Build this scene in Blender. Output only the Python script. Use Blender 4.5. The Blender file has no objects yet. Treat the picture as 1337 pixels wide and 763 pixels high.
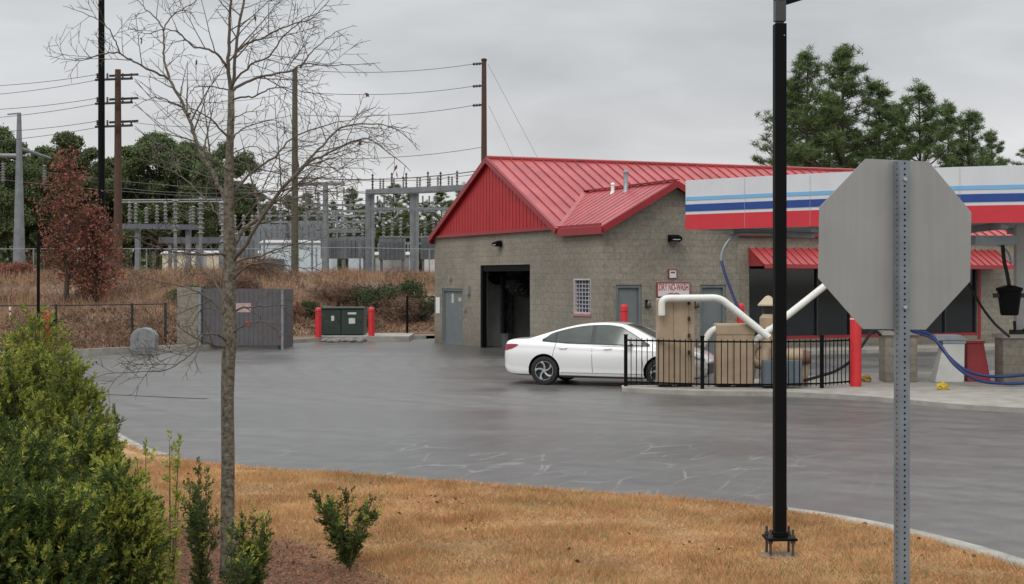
import bpy, bmesh, math, random
import numpy as np
from mathutils import Vector, Matrix, noise
from mathutils.geometry import delaunay_2d_cdt

S = bpy.context.scene
COL = S.collection
F = 1893.0; CX = 668.5; HY = 363.0; EYE = 2.5
R = random.Random(7)
NR = np.random.default_rng(7)

def at(px, py, Y):
    return Vector(((px-CX)*Y/F, Y, EYE-(py-HY)*Y/F))
def gp(px, py, z=0.0):
    Y = F*(EYE-z)/(py-HY)
    return Vector(((px-CX)*Y/F, Y, z))

# ---------------------------------------------------------------- materials
def rgb(c): return (c[0], c[1], c[2], 1.0)
class NT:
    def __init__(s, tree): s.t = tree
    def n(s, typ, **kw):
        x = s.t.nodes.new(typ)
        for k, v in kw.items():
            if k.startswith('i_'):
                x.inputs[k[2:].replace('_', ' ')].default_value = v
            else: setattr(x, k, v)
        return x
    def l(s, a, b): s.t.links.new(a, b)
def newmat(name):
    m = bpy.data.materials.new(name); m.use_nodes = True
    nt = NT(m.node_tree); b = m.node_tree.nodes['Principled BSDF']
    return m, nt, b
MC = {}
def mat(name, c, rough=0.6, var=0.25, scale=3.0, metal=0.0, bump=0.0, bscale=40.0, c2=None, spec=0.5, island=0.0, rvar=0.0):
    if name in MC: return MC[name]
    m, nt, b = newmat(name)
    tc = nt.n('ShaderNodeTexCoord')
    no = nt.n('ShaderNodeTexNoise', i_Scale=scale, i_Detail=6.0, i_Roughness=0.6)
    nt.l(tc.outputs['Object'], no.inputs['Vector'])
    if c2 is None: c2 = [x*(1-var) for x in c]
    mx = nt.n('ShaderNodeMix', data_type='RGBA')
    mr = nt.n('ShaderNodeMapRange'); mr.inputs['From Min'].default_value = .35; mr.inputs['From Max'].default_value = .65
    nt.l(no.outputs['Fac'], mr.inputs['Value']); nt.l(mr.outputs['Result'], mx.inputs[0])
    mx.inputs[6].default_value = rgb(c); mx.inputs[7].default_value = rgb(c2)
    out = mx.outputs[2]
    if island > 0:
        g = nt.n('ShaderNodeNewGeometry')
        hs = nt.n('ShaderNodeHueSaturation')
        m1 = nt.n('ShaderNodeMapRange'); m1.inputs['To Min'].default_value = 1-island; m1.inputs['To Max'].default_value = 1+island
        nt.l(g.outputs['Random Per Island'], m1.inputs['Value']); nt.l(m1.outputs['Result'], hs.inputs['Value'])
        m2 = nt.n('ShaderNodeMapRange'); m2.inputs['To Min'].default_value = .5+.03; m2.inputs['To Max'].default_value = .5-.03
        nt.l(g.outputs['Random Per Island'], m2.inputs['Value']); nt.l(m2.outputs['Result'], hs.inputs['Hue'])
        nt.l(out, hs.inputs['Color']); out = hs.outputs['Color']
    nt.l(out, b.inputs['Base Color'])
    b.inputs['Roughness'].default_value = rough; b.inputs['Metallic'].default_value = metal
    b.inputs['Specular IOR Level'].default_value = spec
    if rvar > 0:
        m3 = nt.n('ShaderNodeMapRange'); m3.inputs['To Min'].default_value = max(0.03, rough-rvar); m3.inputs['To Max'].default_value = rough+rvar
        nt.l(no.outputs['Fac'], m3.inputs['Value']); nt.l(m3.outputs['Result'], b.inputs['Roughness'])
    if bump > 0:
        n2 = nt.n('ShaderNodeTexNoise', i_Scale=bscale, i_Detail=5.0)
        nt.l(tc.outputs['Object'], n2.inputs['Vector'])
        bp = nt.n('ShaderNodeBump', i_Strength=bump, i_Distance=0.02)
        nt.l(n2.outputs['Fac'], bp.inputs['Height']); nt.l(bp.outputs['Normal'], b.inputs['Normal'])
    MC[name] = m
    return m
def leafmat(name, c, c2, island=0.35, trans=0.25, rough=0.6):
    m = mat(name, c, rough=rough, c2=c2, scale=1.6, island=island, spec=.3)
    nt = NT(m.node_tree); b = m.node_tree.nodes['Principled BSDF']; o = m.node_tree.nodes['Material Output']
    t = nt.n('ShaderNodeBsdfTranslucent'); ms = nt.n('ShaderNodeMixShader'); ms.inputs[0].default_value = trans
    src = b.inputs['Base Color'].links[0].from_socket
    nt.l(src, t.inputs['Color']); nt.l(b.outputs[0], ms.inputs[1]); nt.l(t.outputs[0], ms.inputs[2]); nt.l(ms.outputs[0], o.inputs['Surface'])
    return m

# ---------------------------------------------------------------- object helpers
TM = {}
def tag(o, label=None, cat=None, group=None, kind=None):
    if label: o['label'] = label
    if cat: o['category'] = cat
    if group: o['group'] = group
    if kind: o['kind'] = kind
    return o
def thing(name, loc, label, cat, group=None, rz=0.0):
    o = bpy.data.objects.new(name, None); COL.objects.link(o)
    o.location = loc; o.rotation_euler = (0, 0, rz); o.empty_display_size = .3
    TM[o.name] = Matrix.Translation(Vector(loc)) @ Matrix.Rotation(rz, 4, 'Z')
    return tag(o, label, cat, group)
def link(name, me, mats, parent=None, origin=None, smooth=False, angle=None):
    o = bpy.data.objects.new(name, me); COL.objects.link(o)
    if not isinstance(mats, (list, tuple)): mats = [mats]
    for m in mats: me.materials.append(m)
    if parent is not None:
        o.parent = parent; TM[o.name] = TM[parent.name]
    if smooth:
        me.shade_smooth()
        if angle: me.set_sharp_from_angle(angle=math.radians(angle))
    return o
def kids(o): return [c for c in bpy.data.objects if c.parent == o]
def copy_tree(o, loc=None, rz=0, sc=None, parent=None):
    c = o.copy(); COL.objects.link(c); c.parent = parent
    if loc is not None: c.location = loc; c.rotation_euler = (0, 0, rz)
    if sc is not None: c.scale = (sc, sc, sc) if isinstance(sc, (int, float)) else sc
    for ch in kids(o): copy_tree(ch, parent=c)
    return c

class MB:
    def __init__(s): s.v = []; s.f = []; s.mi = []; s.M = None
    def add(s, vs, fs, mi=0):
        b = len(s.v)
        for v in vs:
            v = Vector(v)
            s.v.append(s.M @ v if s.M is not None else v)
        for f in fs: s.f.append([i+b for i in f]); s.mi.append(mi)
    def box(s, a, b, mi=0):          # min, max corners
        x0, y0, z0 = a; x1, y1, z1 = b
        s.add([(x0,y0,z0),(x1,y0,z0),(x1,y1,z0),(x0,y1,z0),(x0,y0,z1),(x1,y0,z1),(x1,y1,z1),(x0,y1,z1)],
              [(0,3,2,1),(4,5,6,7),(0,1,5,4),(1,2,6,5),(2,3,7,6),(3,0,4,7)], mi)
    def cbox(s, c, d, rz=0, mi=0, top=1.0):     # centre-bottom, dims, rotation, top scale
        hx, hy = d[0]/2, d[1]/2; ca, sa = math.cos(rz), math.sin(rz)
        vs = []
        for z, k in ((0, 1), (d[2], top)):
            for x, y in ((-hx,-hy),(hx,-hy),(hx,hy),(-hx,hy)):
                x *= k; y *= k
                vs.append((c[0]+x*ca-y*sa, c[1]+x*sa+y*ca, c[2]+z))
        s.add(vs, [(0,3,2,1),(4,5,6,7),(0,1,5,4),(1,2,6,5),(2,3,7,6),(3,0,4,7)], mi)
    def beam(s, p, q, w, h, mi=0, up=(0,0,1)):
        p = Vector(p); q = Vector(q); d = (q-p).normalized(); up = Vector(up)
        if abs(d.dot(up)) > .98: up = Vector((1,0,0))
        r = d.cross(up).normalized()*w/2; u = r.cross(d).normalized()*h/2
        vs = [p-r-u, p+r-u, p+r+u, p-r+u, q-r-u, q+r-u, q+r+u, q-r+u]
        s.add(vs, [(0,3,2,1),(4,5,6,7),(0,1,5,4),(1,2,6,5),(2,3,7,6),(3,0,4,7)], mi)
    def tube(s, pts, rad, n=8, mi=0, cap=True):
        pts = [Vector(p) for p in pts]
        if not isinstance(rad, (list, tuple)): rad = [rad]*len(pts)
        prev = None; vs = []
        for i, p in enumerate(pts):
            if i == 0: d = pts[1]-p
            elif i == len(pts)-1: d = p-pts[i-1]
            else: d = (pts[i+1]-p).normalized()+(p-pts[i-1]).normalized()
            if d.length < 1e-9: d = Vector((0,0,1))
            d.normalize()
            if prev is None:
                a = Vector((1,0,0)) if abs(d.x) < .9 else Vector((0,1,0))
                r = d.cross(a).normalized()
            else:
                r = prev-d*prev.dot(d)
                if r.length < 1e-6: r = d.orthogonal()
                r.normalize()
            prev = r; b = d.cross(r)
            for k in range(n):
                t = 2*math.pi*k/n
                vs.append(p+(r*math.cos(t)+b*math.sin(t))*rad[i])
        fs = []
        for i in range(len(pts)-1):
            for k in range(n):
                k2 = (k+1) % n
                fs.append((i*n+k, i*n+k2, (i+1)*n+k2, (i+1)*n+k))
        if cap:
            fs.append(tuple(range(n))[::-1]); fs.append(tuple((len(pts)-1)*n+k for k in range(n)))
        s.add(vs, fs, mi)
    def lathe(s, c, prof, n=16, mi=0, cap=True):     # prof: (r, z)
        s.rev((c[0], c[1], c[2]), (0,0,1), prof, n, mi, cap)
    def rev(s, c, axis, prof, n=16, mi=0, cap=True):  # prof (r, t) along axis
        c = Vector(c); ax = Vector(axis).normalized(); u = ax.orthogonal().normalized(); w = ax.cross(u); vs = []
        for r, t in prof:
            for k in range(n):
                a = 2*math.pi*k/n; vs.append(c+ax*t+(u*math.cos(a)+w*math.sin(a))*max(r, 1e-4))
        m = len(prof); fs = [(i*n+k, i*n+(k+1)%n, (i+1)*n+(k+1)%n, (i+1)*n+k) for i in range(m-1) for k in range(n)]
        if cap: fs.append(tuple(range(n))[::-1]); fs.append(tuple((m-1)*n+k for k in range(n)))
        s.add(vs, fs, mi)
    def prism(s, poly, ext, mi=0):    # poly 3d pts, ext vector
        n = len(poly); e = Vector(ext); vs = [Vector(p) for p in poly]; vs += [v+e for v in vs]
        nrm = Vector((0,0,0))
        for i in range(n): nrm += Vector(poly[i]).cross(Vector(poly[(i+1) % n]))
        fl = nrm.dot(e) > 0
        fs = [tuple(range(n))[::-1] if fl else tuple(range(n)), tuple(range(n, 2*n)) if fl else tuple(range(n, 2*n))[::-1]]
        for i in range(n):
            j = (i+1) % n
            fs.append((i, j, j+n, i+n) if fl else (j, i, i+n, j+n))
        s.add(vs, fs, mi)
    def build(s, name, mats, parent=None, local=False, origin=None, smooth=False, angle=None, bevel=0):
        if parent is not None and not local:
            inv = TM[parent.name].inverted(); vs = [inv @ v for v in s.v]
        elif origin is not None:
            o_ = Vector(origin); vs = [v-o_ for v in s.v]
        else: vs = s.v
        me = bpy.data.meshes.new(name); me.from_pydata([tuple(v) for v in vs], [], s.f)
        me.polygons.foreach_set('material_index', s.mi); me.update()
        o = link(name, me, mats, parent, smooth=smooth, angle=angle)
        if origin is not None and parent is None: o.location = origin
        if bevel:
            md = o.modifiers.new('bevel', 'BEVEL'); md.width = bevel; md.segments = 2; md.limit_method = 'ANGLE'
        return o

def leaf_mesh(name, base, tip, width, shape='tri'):
    """base, tip: (N,3); width: (N,) leaf faces"""
    d = tip-base
    rnd = NR.normal(size=d.shape); p = np.cross(d, rnd); p /= (np.linalg.norm(p, axis=1, keepdims=True)+1e-9)
    w = width[:, None]
    N = len(base)
    if shape == 'tri':
        v = np.stack([base-p*w/2, base+p*w/2, tip], 1).reshape(-1, 3); k = 3
    else:
        mid = base+d*.5
        v = np.stack([base, mid+p*w/2, tip, mid-p*w/2], 1).reshape(-1, 3); k = 4
    me = bpy.data.meshes.new(name)
    me.vertices.add(N*k); me.vertices.foreach_set('co', v.astype(np.float32).ravel())
    me.loops.add(N*k); me.loops.foreach_set('vertex_index', np.arange(N*k, dtype=np.int32))
    me.polygons.add(N); me.polygons.foreach_set('loop_start', (np.arange(N)*k).astype(np.int32))
    me.polygons.foreach_set('loop_total', np.full(N, k, dtype=np.int32))
    me.update(calc_edges=True); me.validate()
    return me
def tuft_arrays(cen, n, length, width, up=0.0, spread=None):
    """star bursts of n needles round each centre"""
    c = np.repeat(cen, n, 0)
    d = NR.normal(size=c.shape); d[:, 2] += up; d /= np.linalg.norm(d, axis=1, keepdims=True)
    L = length*(0.6+0.6*NR.random(len(c)))[:, None]
    off = NR.normal(size=c.shape)*length*(.25 if spread is None else spread)
    return c+off, c+off+d*L, np.full(len(c), width)*(0.7+.6*NR.random(len(c)))
def set_attr_material(me, idx): me.polygons.foreach_set('material_index', idx.astype(np.int32))

# ---------------------------------------------------------------- shared materials
M = {}
def build_materials():
    M['black'] = mat('black_paint', (.004,.004,.0045), rough=.6, var=.3, spec=.12)
    M['dark_iron'] = mat('dark_iron', (.02,.02,.021), rough=.5)
    M['rubber'] = mat('rubber', (.018,.018,.018), rough=.75)
    M['red_paint'] = mat('red_paint', (.62,.025,.03), rough=.5, var=.18, scale=6)
    M['red_roof'] = mat('red_roof_metal', (.40,.05,.054), rough=.4, var=.28, scale=.8, rvar=.1)
    M['red_siding'] = mat('red_siding_metal', (.42,.015,.022), rough=.5, var=.15, scale=1.5)
    M['red_trim'] = mat('red_trim_metal', (.29,.014,.02), rough=.4, var=.15)
    M['white_paint'] = mat('white_paint', (.78,.78,.77), rough=.4, var=.06)
    M['pvc'] = mat('white_pvc', (.74,.73,.68), rough=.35, var=.1, scale=6)
    M['tan_paint'] = mat('tan_painted_steel', (.40,.30,.20), rough=.5, var=.18, scale=4, c2=(.33,.24,.155))
    M['grey_door'] = mat('grey_door_paint', (.17,.19,.195), rough=.5, var=.15)
    M['grey_steel'] = mat('weathered_grey_steel', (.27,.29,.31), rough=.5, metal=.2, var=.2, scale=5)
    M['galv'] = mat('galvanised_steel', (.34,.37,.40), rough=.45, metal=.35, var=.25, scale=4)
    M['alu'] = mat('bare_aluminium', (.38,.375,.365), rough=.45, metal=.3, var=.08, scale=2, bump=.05, bscale=6)
    M['wood_pole'] = mat('brown_wood_pole', (.10,.055,.038), rough=.9, var=.4, scale=8, bump=.3)
    M['grey_wood'] = mat('green_grey_wood_pole', (.105,.10,.065), rough=.9, var=.35, scale=8, bump=.3)
    M['concrete'] = mat('concrete', (.36,.34,.30), rough=.75, var=.3, scale=2.5, bump=.3, bscale=60)
    M['kerb'] = mat('kerb_concrete', (.36,.345,.30), rough=.8, var=.4, scale=3, bump=.3, bscale=50)
    M['blue_hose'] = mat('blue_hose_vinyl', (.02,.04,.16), rough=.4)
    M['wire'] = mat('aluminium_wire', (.12,.12,.125), rough=.6)
    M['porcelain'] = mat('grey_porcelain', (.27,.275,.27), rough=.35, var=.2)
    M['glass_dark'] = mat('dark_glass', (.012,.016,.018), rough=.06, var=.3, spec=.6)
    M['bark'] = mat('foreground_bark', (.20,.175,.13), rough=.9, c2=(.05,.042,.03), scale=30, bump=.6, bscale=60)
    M['bark_dark'] = mat('dark_bark', (.10,.075,.055), rough=.9, var=.4, scale=10)
    M['twig'] = mat('twig_bark', (.13,.105,.085), rough=.9, var=.4, scale=10)
    M['pine'] = leafmat('pine_needles', (.13,.185,.062), (.085,.125,.048), island=.45)
    M['wood_leaf'] = leafmat('evergreen_leaf', (.14,.18,.075), (.095,.13,.058), island=.4)
    M['wood_leaf2'] = leafmat('olive_leaf', (.13,.15,.065), (.085,.105,.05), island=.4)
    M['rust_leaf'] = leafmat('rust_oak_leaf', (.30,.125,.08), (.20,.085,.058), island=.45)
    M['shrub_leaf'] = leafmat('shrub_leaf', (.085,.125,.028), (.05,.08,.022), island=.4)
    M['shrub_light'] = leafmat('light_shrub_leaf', (.15,.185,.04), (.09,.125,.03), island=.4)
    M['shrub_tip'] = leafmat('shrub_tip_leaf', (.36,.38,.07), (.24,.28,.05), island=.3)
    M['juniper'] = leafmat('juniper_leaf', (.055,.085,.032), (.075,.09,.04), island=.4)
    M['dry_leaf'] = leafmat('dry_leaf', (.16,.08,.045), (.1,.05,.03), island=.4)
    M['dry_blade'] = leafmat('dormant_grass_blade', (.58,.365,.165), (.37,.20,.08), island=.35, trans=.15)
    M['tall_blade'] = leafmat('tall_dry_grass_blade', (.44,.29,.175), (.30,.185,.11), island=.4, trans=.15)
    M['brown_twig'] = leafmat('brown_thicket', (.20,.125,.08), (.13,.08,.052), island=.4, trans=.05)
    M['mulch_chip'] = leafmat('mulch_chip', (.33,.16,.08), (.17,.08,.042), island=.6, trans=0.0, rough=.8)
build_materials()

def block_material():
    m, nt, b = newmat('split_face_block')
    tc = nt.n('ShaderNodeTexCoord'); sx = nt.n('ShaderNodeSeparateXYZ'); nt.l(tc.outputs['Object'], sx.inputs[0])
    ad = nt.n('ShaderNodeMath', operation='ADD'); nt.l(sx.outputs['X'], ad.inputs[0]); nt.l(sx.outputs['Y'], ad.inputs[1])
    cb = nt.n('ShaderNodeCombineXYZ'); nt.l(ad.outputs[0], cb.inputs['X']); nt.l(sx.outputs['Z'], cb.inputs['Y'])
    br = nt.n('ShaderNodeTexBrick'); nt.l(cb.outputs[0], br.inputs['Vector'])
    br.inputs['Scale'].default_value = 1.0; br.inputs['Mortar Size'].default_value = .008
    br.inputs['Brick Width'].default_value = .406; br.inputs['Row Height'].default_value = .2032
    br.inputs['Color1'].default_value = (.268,.240,.190,1); br.inputs['Color2'].default_value = (.238,.213,.168,1)
    br.inputs['Mortar'].default_value = (.195,.175,.142,1)
    n1 = nt.n('ShaderNodeTexNoise', i_Scale=9.0, i_Detail=8.0); nt.l(tc.outputs['Object'], n1.inputs['Vector'])
    n2 = nt.n('ShaderNodeTexNoise', i_Scale=.5, i_Detail=4.0); nt.l(tc.outputs['Object'], n2.inputs['Vector'])
    mx = nt.n('ShaderNodeMix', data_type='RGBA', blend_type='MULTIPLY'); mx.inputs[0].default_value = .7
    r1 = nt.n('ShaderNodeMapRange', ); r1.inputs['From Min'].default_value=.3; r1.inputs['From Max'].default_value=.7; r1.inputs['To Min'].default_value=.68; r1.inputs['To Max'].default_value=1.2
    nt.l(n1.outputs['Fac'], r1.inputs['Value']); nt.l(br.outputs['Color'], mx.inputs[6]); nt.l(r1.outputs['Result'], mx.inputs[7])
    mx2 = nt.n('ShaderNodeMix', data_type='RGBA', blend_type='MULTIPLY'); mx2.inputs[0].default_value = 1
    r2 = nt.n('ShaderNodeMapRange'); r2.inputs['From Min'].default_value=.35; r2.inputs['From Max'].default_value=.65; r2.inputs['To Min'].default_value=.85; r2.inputs['To Max'].default_value=1.12
    nt.l(n2.outputs['Fac'], r2.inputs['Value']); nt.l(mx.outputs[2], mx2.inputs[6]); nt.l(r2.outputs['Result'], mx2.inputs[7])
    # splash stain along the foot of the wall
    sm = nt.n('ShaderNodeMapRange'); sm.inputs['From Min'].default_value=0; sm.inputs['From Max'].default_value=.7; sm.inputs['To Min'].default_value=.72; sm.inputs['To Max'].default_value=1
    nz = nt.n('ShaderNodeMath', operation='MULTIPLY_ADD'); nt.l(n2.outputs['Fac'], nz.inputs[0]); nz.inputs[1].default_value=-1.2; nt.l(sx.outputs['Z'], nz.inputs[2])
    nz2 = nt.n('ShaderNodeMath', operation='ADD'); nt.l(nz.outputs[0], nz2.inputs[0]); nz2.inputs[1].default_value=.55
    nt.l(nz2.outputs[0], sm.inputs['Value'])
    mx3 = nt.n('ShaderNodeMix', data_type='RGBA', blend_type='MULTIPLY'); mx3.inputs[0].default_value = 1
    nt.l(mx2.outputs[2], mx3.inputs[6]); nt.l(sm.outputs['Result'], mx3.inputs[7])
    nt.l(mx3.outputs[2], b.inputs['Base Color']); b.inputs['Roughness'].default_value = .85
    bp = nt.n('ShaderNodeBump', i_Strength=.45, i_Distance=.02)
    ma = nt.n('ShaderNodeMath', operation='MULTIPLY_ADD'); nt.l(br.outputs['Fac'], ma.inputs[0]); ma.inputs[1].default_value=-.7; nt.l(n1.outputs['Fac'], ma.inputs[2])
    nt.l(ma.outputs[0], bp.inputs['Height']); nt.l(bp.outputs['Normal'], b.inputs['Normal'])
    return m
M['block'] = block_material()

def asphalt_material():
    m, nt, b = newmat('wet_asphalt')
    tc = nt.n('ShaderNodeTexCoord'); P = tc.outputs['Object']
    st = nt.n('ShaderNodeMapping'); st.inputs['Scale'].default_value = (.12,.3,1); st.inputs['Rotation'].default_value=(0,0,math.radians(-14)); nt.l(P, st.inputs['Vector'])
    big = nt.n('ShaderNodeTexNoise', i_Scale=1.0, i_Detail=5.0, i_Roughness=.55, i_Distortion=.6); nt.l(st.outputs[0], big.inputs['Vector'])
    fine = nt.n('ShaderNodeTexNoise', i_Scale=45.0, i_Detail=6.0, i_Roughness=.75); nt.l(P, fine.inputs['Vector'])
    med = nt.n('ShaderNodeTexNoise', i_Scale=1.7, i_Detail=6.0); nt.l(P, med.inputs['Vector'])
    cr = nt.n('ShaderNodeMapRange'); cr.inputs['From Min'].default_value=.38; cr.inputs['From Max'].default_value=.62
    nt.l(big.outputs['Fac'], cr.inputs['Value'])
    c = nt.n('ShaderNodeMix', data_type='RGBA'); nt.l(cr.outputs['Result'], c.inputs[0])
    c.inputs[6].default_value=(.080,.077,.073,1); c.inputs[7].default_value=(.118,.113,.106,1)
    f2 = nt.n('ShaderNodeMapRange'); f2.inputs['From Min'].default_value=.3; f2.inputs['From Max'].default_value=.7; f2.inputs['To Min'].default_value=.5; f2.inputs['To Max'].default_value=1.5
    nt.l(fine.outputs['Fac'], f2.inputs['Value'])
    c2 = nt.n('ShaderNodeMix', data_type='RGBA', blend_type='MULTIPLY'); c2.inputs[0].default_value=1; nt.l(c.outputs[2], c2.inputs[6]); nt.l(f2.outputs['Result'], c2.inputs[7])
    sp_ = nt.n('ShaderNodeTexNoise', i_Scale=2.4, i_Detail=9.0, i_Roughness=.7); nt.l(P, sp_.inputs['Vector'])
    s2_ = nt.n('ShaderNodeMapRange'); s2_.inputs['From Min'].default_value=.38; s2_.inputs['From Max'].default_value=.62; s2_.inputs['To Min'].default_value=.80; s2_.inputs['To Max'].default_value=1.14; nt.l(sp_.outputs['Fac'], s2_.inputs['Value'])
    c2b = nt.n('ShaderNodeMix', data_type='RGBA', blend_type='MULTIPLY'); c2b.inputs[0].default_value=1; nt.l(c2.outputs[2], c2b.inputs[6]); nt.l(s2_.outputs['Result'], c2b.inputs[7]); c2 = c2b
    # turning tyre scuffs: wide arcs across the lot
    for cx_, cy_, sc_, th_ in ((-9.0,6.0,.33,.9), (15.0,44.0,.27,.88)):
        wm = nt.n('ShaderNodeMapping'); wm.inputs['Location'].default_value=(-cx_,-cy_,0); nt.l(P, wm.inputs['Vector'])
        wt_ = nt.n('ShaderNodeTexWave', wave_type='RINGS', rings_direction='Z'); wt_.inputs['Scale'].default_value=sc_; wt_.inputs['Distortion'].default_value=2.2; wt_.inputs['Detail'].default_value=5.0; wt_.inputs['Detail Scale'].default_value=.6; nt.l(wm.outputs[0], wt_.inputs['Vector'])
        w1 = nt.n('ShaderNodeMapRange'); w1.inputs['From Min'].default_value=.72; w1.inputs['From Max'].default_value=1.0; nt.l(wt_.outputs['Fac'], w1.inputs['Value'])
        w2 = nt.n('ShaderNodeMath', operation='MULTIPLY'); nt.l(w1.outputs['Result'], w2.inputs[0]); nt.l(cr.outputs['Result'], w2.inputs[1])
        w3 = nt.n('ShaderNodeMix', data_type='RGBA', blend_type='MULTIPLY'); nt.l(w2.outputs[0], w3.inputs[0]); nt.l(c2.outputs[2], w3.inputs[6]); w3.inputs[7].default_value=(th_-.10,th_-.10,th_-.09,1); c2 = w3
    # pale mineral lines where old cracks dried
    wp = nt.n('ShaderNodeTexNoise', i_Scale=.8, i_Detail=3.0); nt.l(P, wp.inputs['Vector'])
    wv = nt.n('ShaderNodeVectorMath', operation='MULTIPLY_ADD'); nt.l(wp.outputs['Color'], wv.inputs[0]); wv.inputs[1].default_value=(.35,.35,0); nt.l(P, wv.inputs[2])
    vr = nt.n('ShaderNodeMapping'); vr.inputs['Rotation'].default_value=(0,0,math.radians(27)); nt.l(wv.outputs[0], vr.inputs['Vector'])
    vm = nt.n('ShaderNodeMapping'); vm.inputs['Scale'].default_value=(1.9,.42,1); nt.l(vr.outputs[0], vm.inputs['Vector'])
    vo = nt.n('ShaderNodeTexVoronoi', feature='DISTANCE_TO_EDGE'); vo.inputs['Scale'].default_value=1.0; nt.l(vm.outputs[0], vo.inputs['Vector'])
    vl = nt.n('ShaderNodeMapRange'); vl.inputs['From Min'].default_value=.003; vl.inputs['From Max'].default_value=.024; vl.inputs['To Min'].default_value=1; vl.inputs['To Max'].default_value=0
    nt.l(vo.outputs['Distance'], vl.inputs['Value'])
    # patch where they show, an ellipse on the ground
    el = nt.n('ShaderNodeMapping'); el.inputs['Location'].default_value=(-.05,-4.6,0); el.inputs['Scale'].default_value=(.21,.235,0)
    el.vector_type='POINT'; nt.l(P, el.inputs['Vector'])
    ln = nt.n('ShaderNodeVectorMath', operation='LENGTH'); nt.l(el.outputs[0], ln.inputs[0])
    em = nt.n('ShaderNodeMapRange'); em.inputs['From Min'].default_value=.5; em.inputs['From Max'].default_value=1.1; em.inputs['To Min'].default_value=1; em.inputs['To Max'].default_value=0
    nt.l(ln.outputs['Value'], em.inputs['Value'])
    mm = nt.n('ShaderNodeMapRange'); mm.inputs['From Min'].default_value=.42; mm.inputs['From Max'].default_value=.58; nt.l(med.outputs['Fac'], mm.inputs['Value'])
    p1 = nt.n('ShaderNodeMath', operation='MULTIPLY'); nt.l(vl.outputs['Result'], p1.inputs[0]); nt.l(em.outputs['Result'], p1.inputs[1])
    p2 = nt.n('ShaderNodeMath', operation='MULTIPLY'); nt.l(p1.outputs[0], p2.inputs[0]); nt.l(mm.outputs['Result'], p2.inputs[1])
    p3 = nt.n('ShaderNodeMath', operation='MULTIPLY'); nt.l(p2.outputs[0], p3.inputs[0]); p3.inputs[1].default_value=.85
    c3 = nt.n('ShaderNodeMix', data_type='RGBA'); nt.l(p3.outputs[0], c3.inputs[0]); nt.l(c2.outputs[2], c3.inputs[6]); c3.inputs[7].default_value=(.26,.25,.24,1)
    # damp dark patch under them
    c4 = nt.n('ShaderNodeMix', data_type='RGBA', blend_type='MULTIPLY'); nt.l(em.outputs['Result'], c4.inputs[0]); nt.l(c3.outputs[2], c4.inputs[6]); c4.inputs[7].default_value=(.80,.82,.82,1)
    nt.l(c4.outputs[2], b.inputs['Base Color'])
    rr = nt.n('ShaderNodeMapRange'); rr.inputs['From Min'].default_value=.36; rr.inputs['From Max'].default_value=.64; rr.inputs['To Min'].default_value=.28; rr.inputs['To Max'].default_value=.48
    nt.l(big.outputs['Fac'], rr.inputs['Value']); nt.l(rr.outputs['Result'], b.inputs['Roughness'])
    bp = nt.n('ShaderNodeBump', i_Strength=.35, i_Distance=.01); nt.l(fine.outputs['Fac'], bp.inputs['Height']); nt.l(bp.outputs['Normal'], b.inputs['Normal'])
    return m
M['asphalt'] = asphalt_material()

def lawn_material(name, ca, cb, mulch=True):
    m, nt, b = newmat(name)
    tc = nt.n('ShaderNodeTexCoord'); P = tc.outputs['Object']
    n1 = nt.n('ShaderNodeTexNoise', i_Scale=1.3, i_Detail=8.0, i_Roughness=.65); nt.l(P, n1.inputs['Vector'])
    n2 = nt.n('ShaderNodeTexNoise', i_Scale=35.0, i_Detail=6.0, i_Roughness=.7); nt.l(P, n2.inputs['Vector'])
    r = nt.n('ShaderNodeMapRange'); r.inputs['From Min'].default_value=.36; r.inputs['From Max'].default_value=.64; nt.l(n1.outputs['Fac'], r.inputs['Value'])
    c = nt.n('ShaderNodeMix', data_type='RGBA'); nt.l(r.outputs['Result'], c.inputs[0]); c.inputs[6].default_value=rgb(ca); c.inputs[7].default_value=rgb(cb)
    r2 = nt.n('ShaderNodeMapRange'); r2.inputs['From Min'].default_value=.3; r2.inputs['From Max'].default_value=.7; r2.inputs['To Min'].default_value=.45; r2.inputs['To Max'].default_value=1.4; nt.l(n2.outputs['Fac'], r2.inputs['Value'])
    c2 = nt.n('ShaderNodeMix', data_type='RGBA', blend_type='MULTIPLY'); c2.inputs[0].default_value=1; nt.l(c.outputs[2], c2.inputs[6]); nt.l(r2.outputs['Result'], c2.inputs[7])
    n3 = nt.n('ShaderNodeTexNoise', i_Scale=.45, i_Detail=4.0); nt.l(P, n3.inputs['Vector'])
    r3 = nt.n('ShaderNodeMapRange'); r3.inputs['From Min'].default_value=.4; r3.inputs['From Max'].default_value=.6; r3.inputs['To Min'].default_value=.6; r3.inputs['To Max'].default_value=1.2; nt.l(n3.outputs['Fac'], r3.inputs['Value'])
    c2c = nt.n('ShaderNodeMix', data_type='RGBA', blend_type='MULTIPLY'); c2c.inputs[0].default_value=1; nt.l(c2.outputs[2], c2c.inputs[6]); nt.l(r3.outputs['Result'], c2c.inputs[7])
    out = c2c.outputs[2]
    if mulch:
        a = nt.n('ShaderNodeAttribute', attribute_name='mulch')
        c3 = nt.n('ShaderNodeMix', data_type='RGBA'); nt.l(a.outputs['Fac'], c3.inputs[0]); nt.l(out, c3.inputs[6])
        v = nt.n('ShaderNodeMix', data_type='RGBA', blend_type='MULTIPLY'); v.inputs[0].default_value=1; v.inputs[6].default_value=(.155,.075,.036,1); nt.l(r2.outputs['Result'], v.inputs[7])
        nt.l(v.outputs[2], c3.inputs[7]); out = c3.outputs[2]
    nt.l(out, b.inputs['Base Color']); b.inputs['Roughness'].default_value=.9
    bp = nt.n('ShaderNodeBump', i_Strength=.7, i_Distance=.03); nt.l(n2.outputs['Fac'], bp.inputs['Height']); nt.l(bp.outputs['Normal'], b.inputs['Normal'])
    return m
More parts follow.
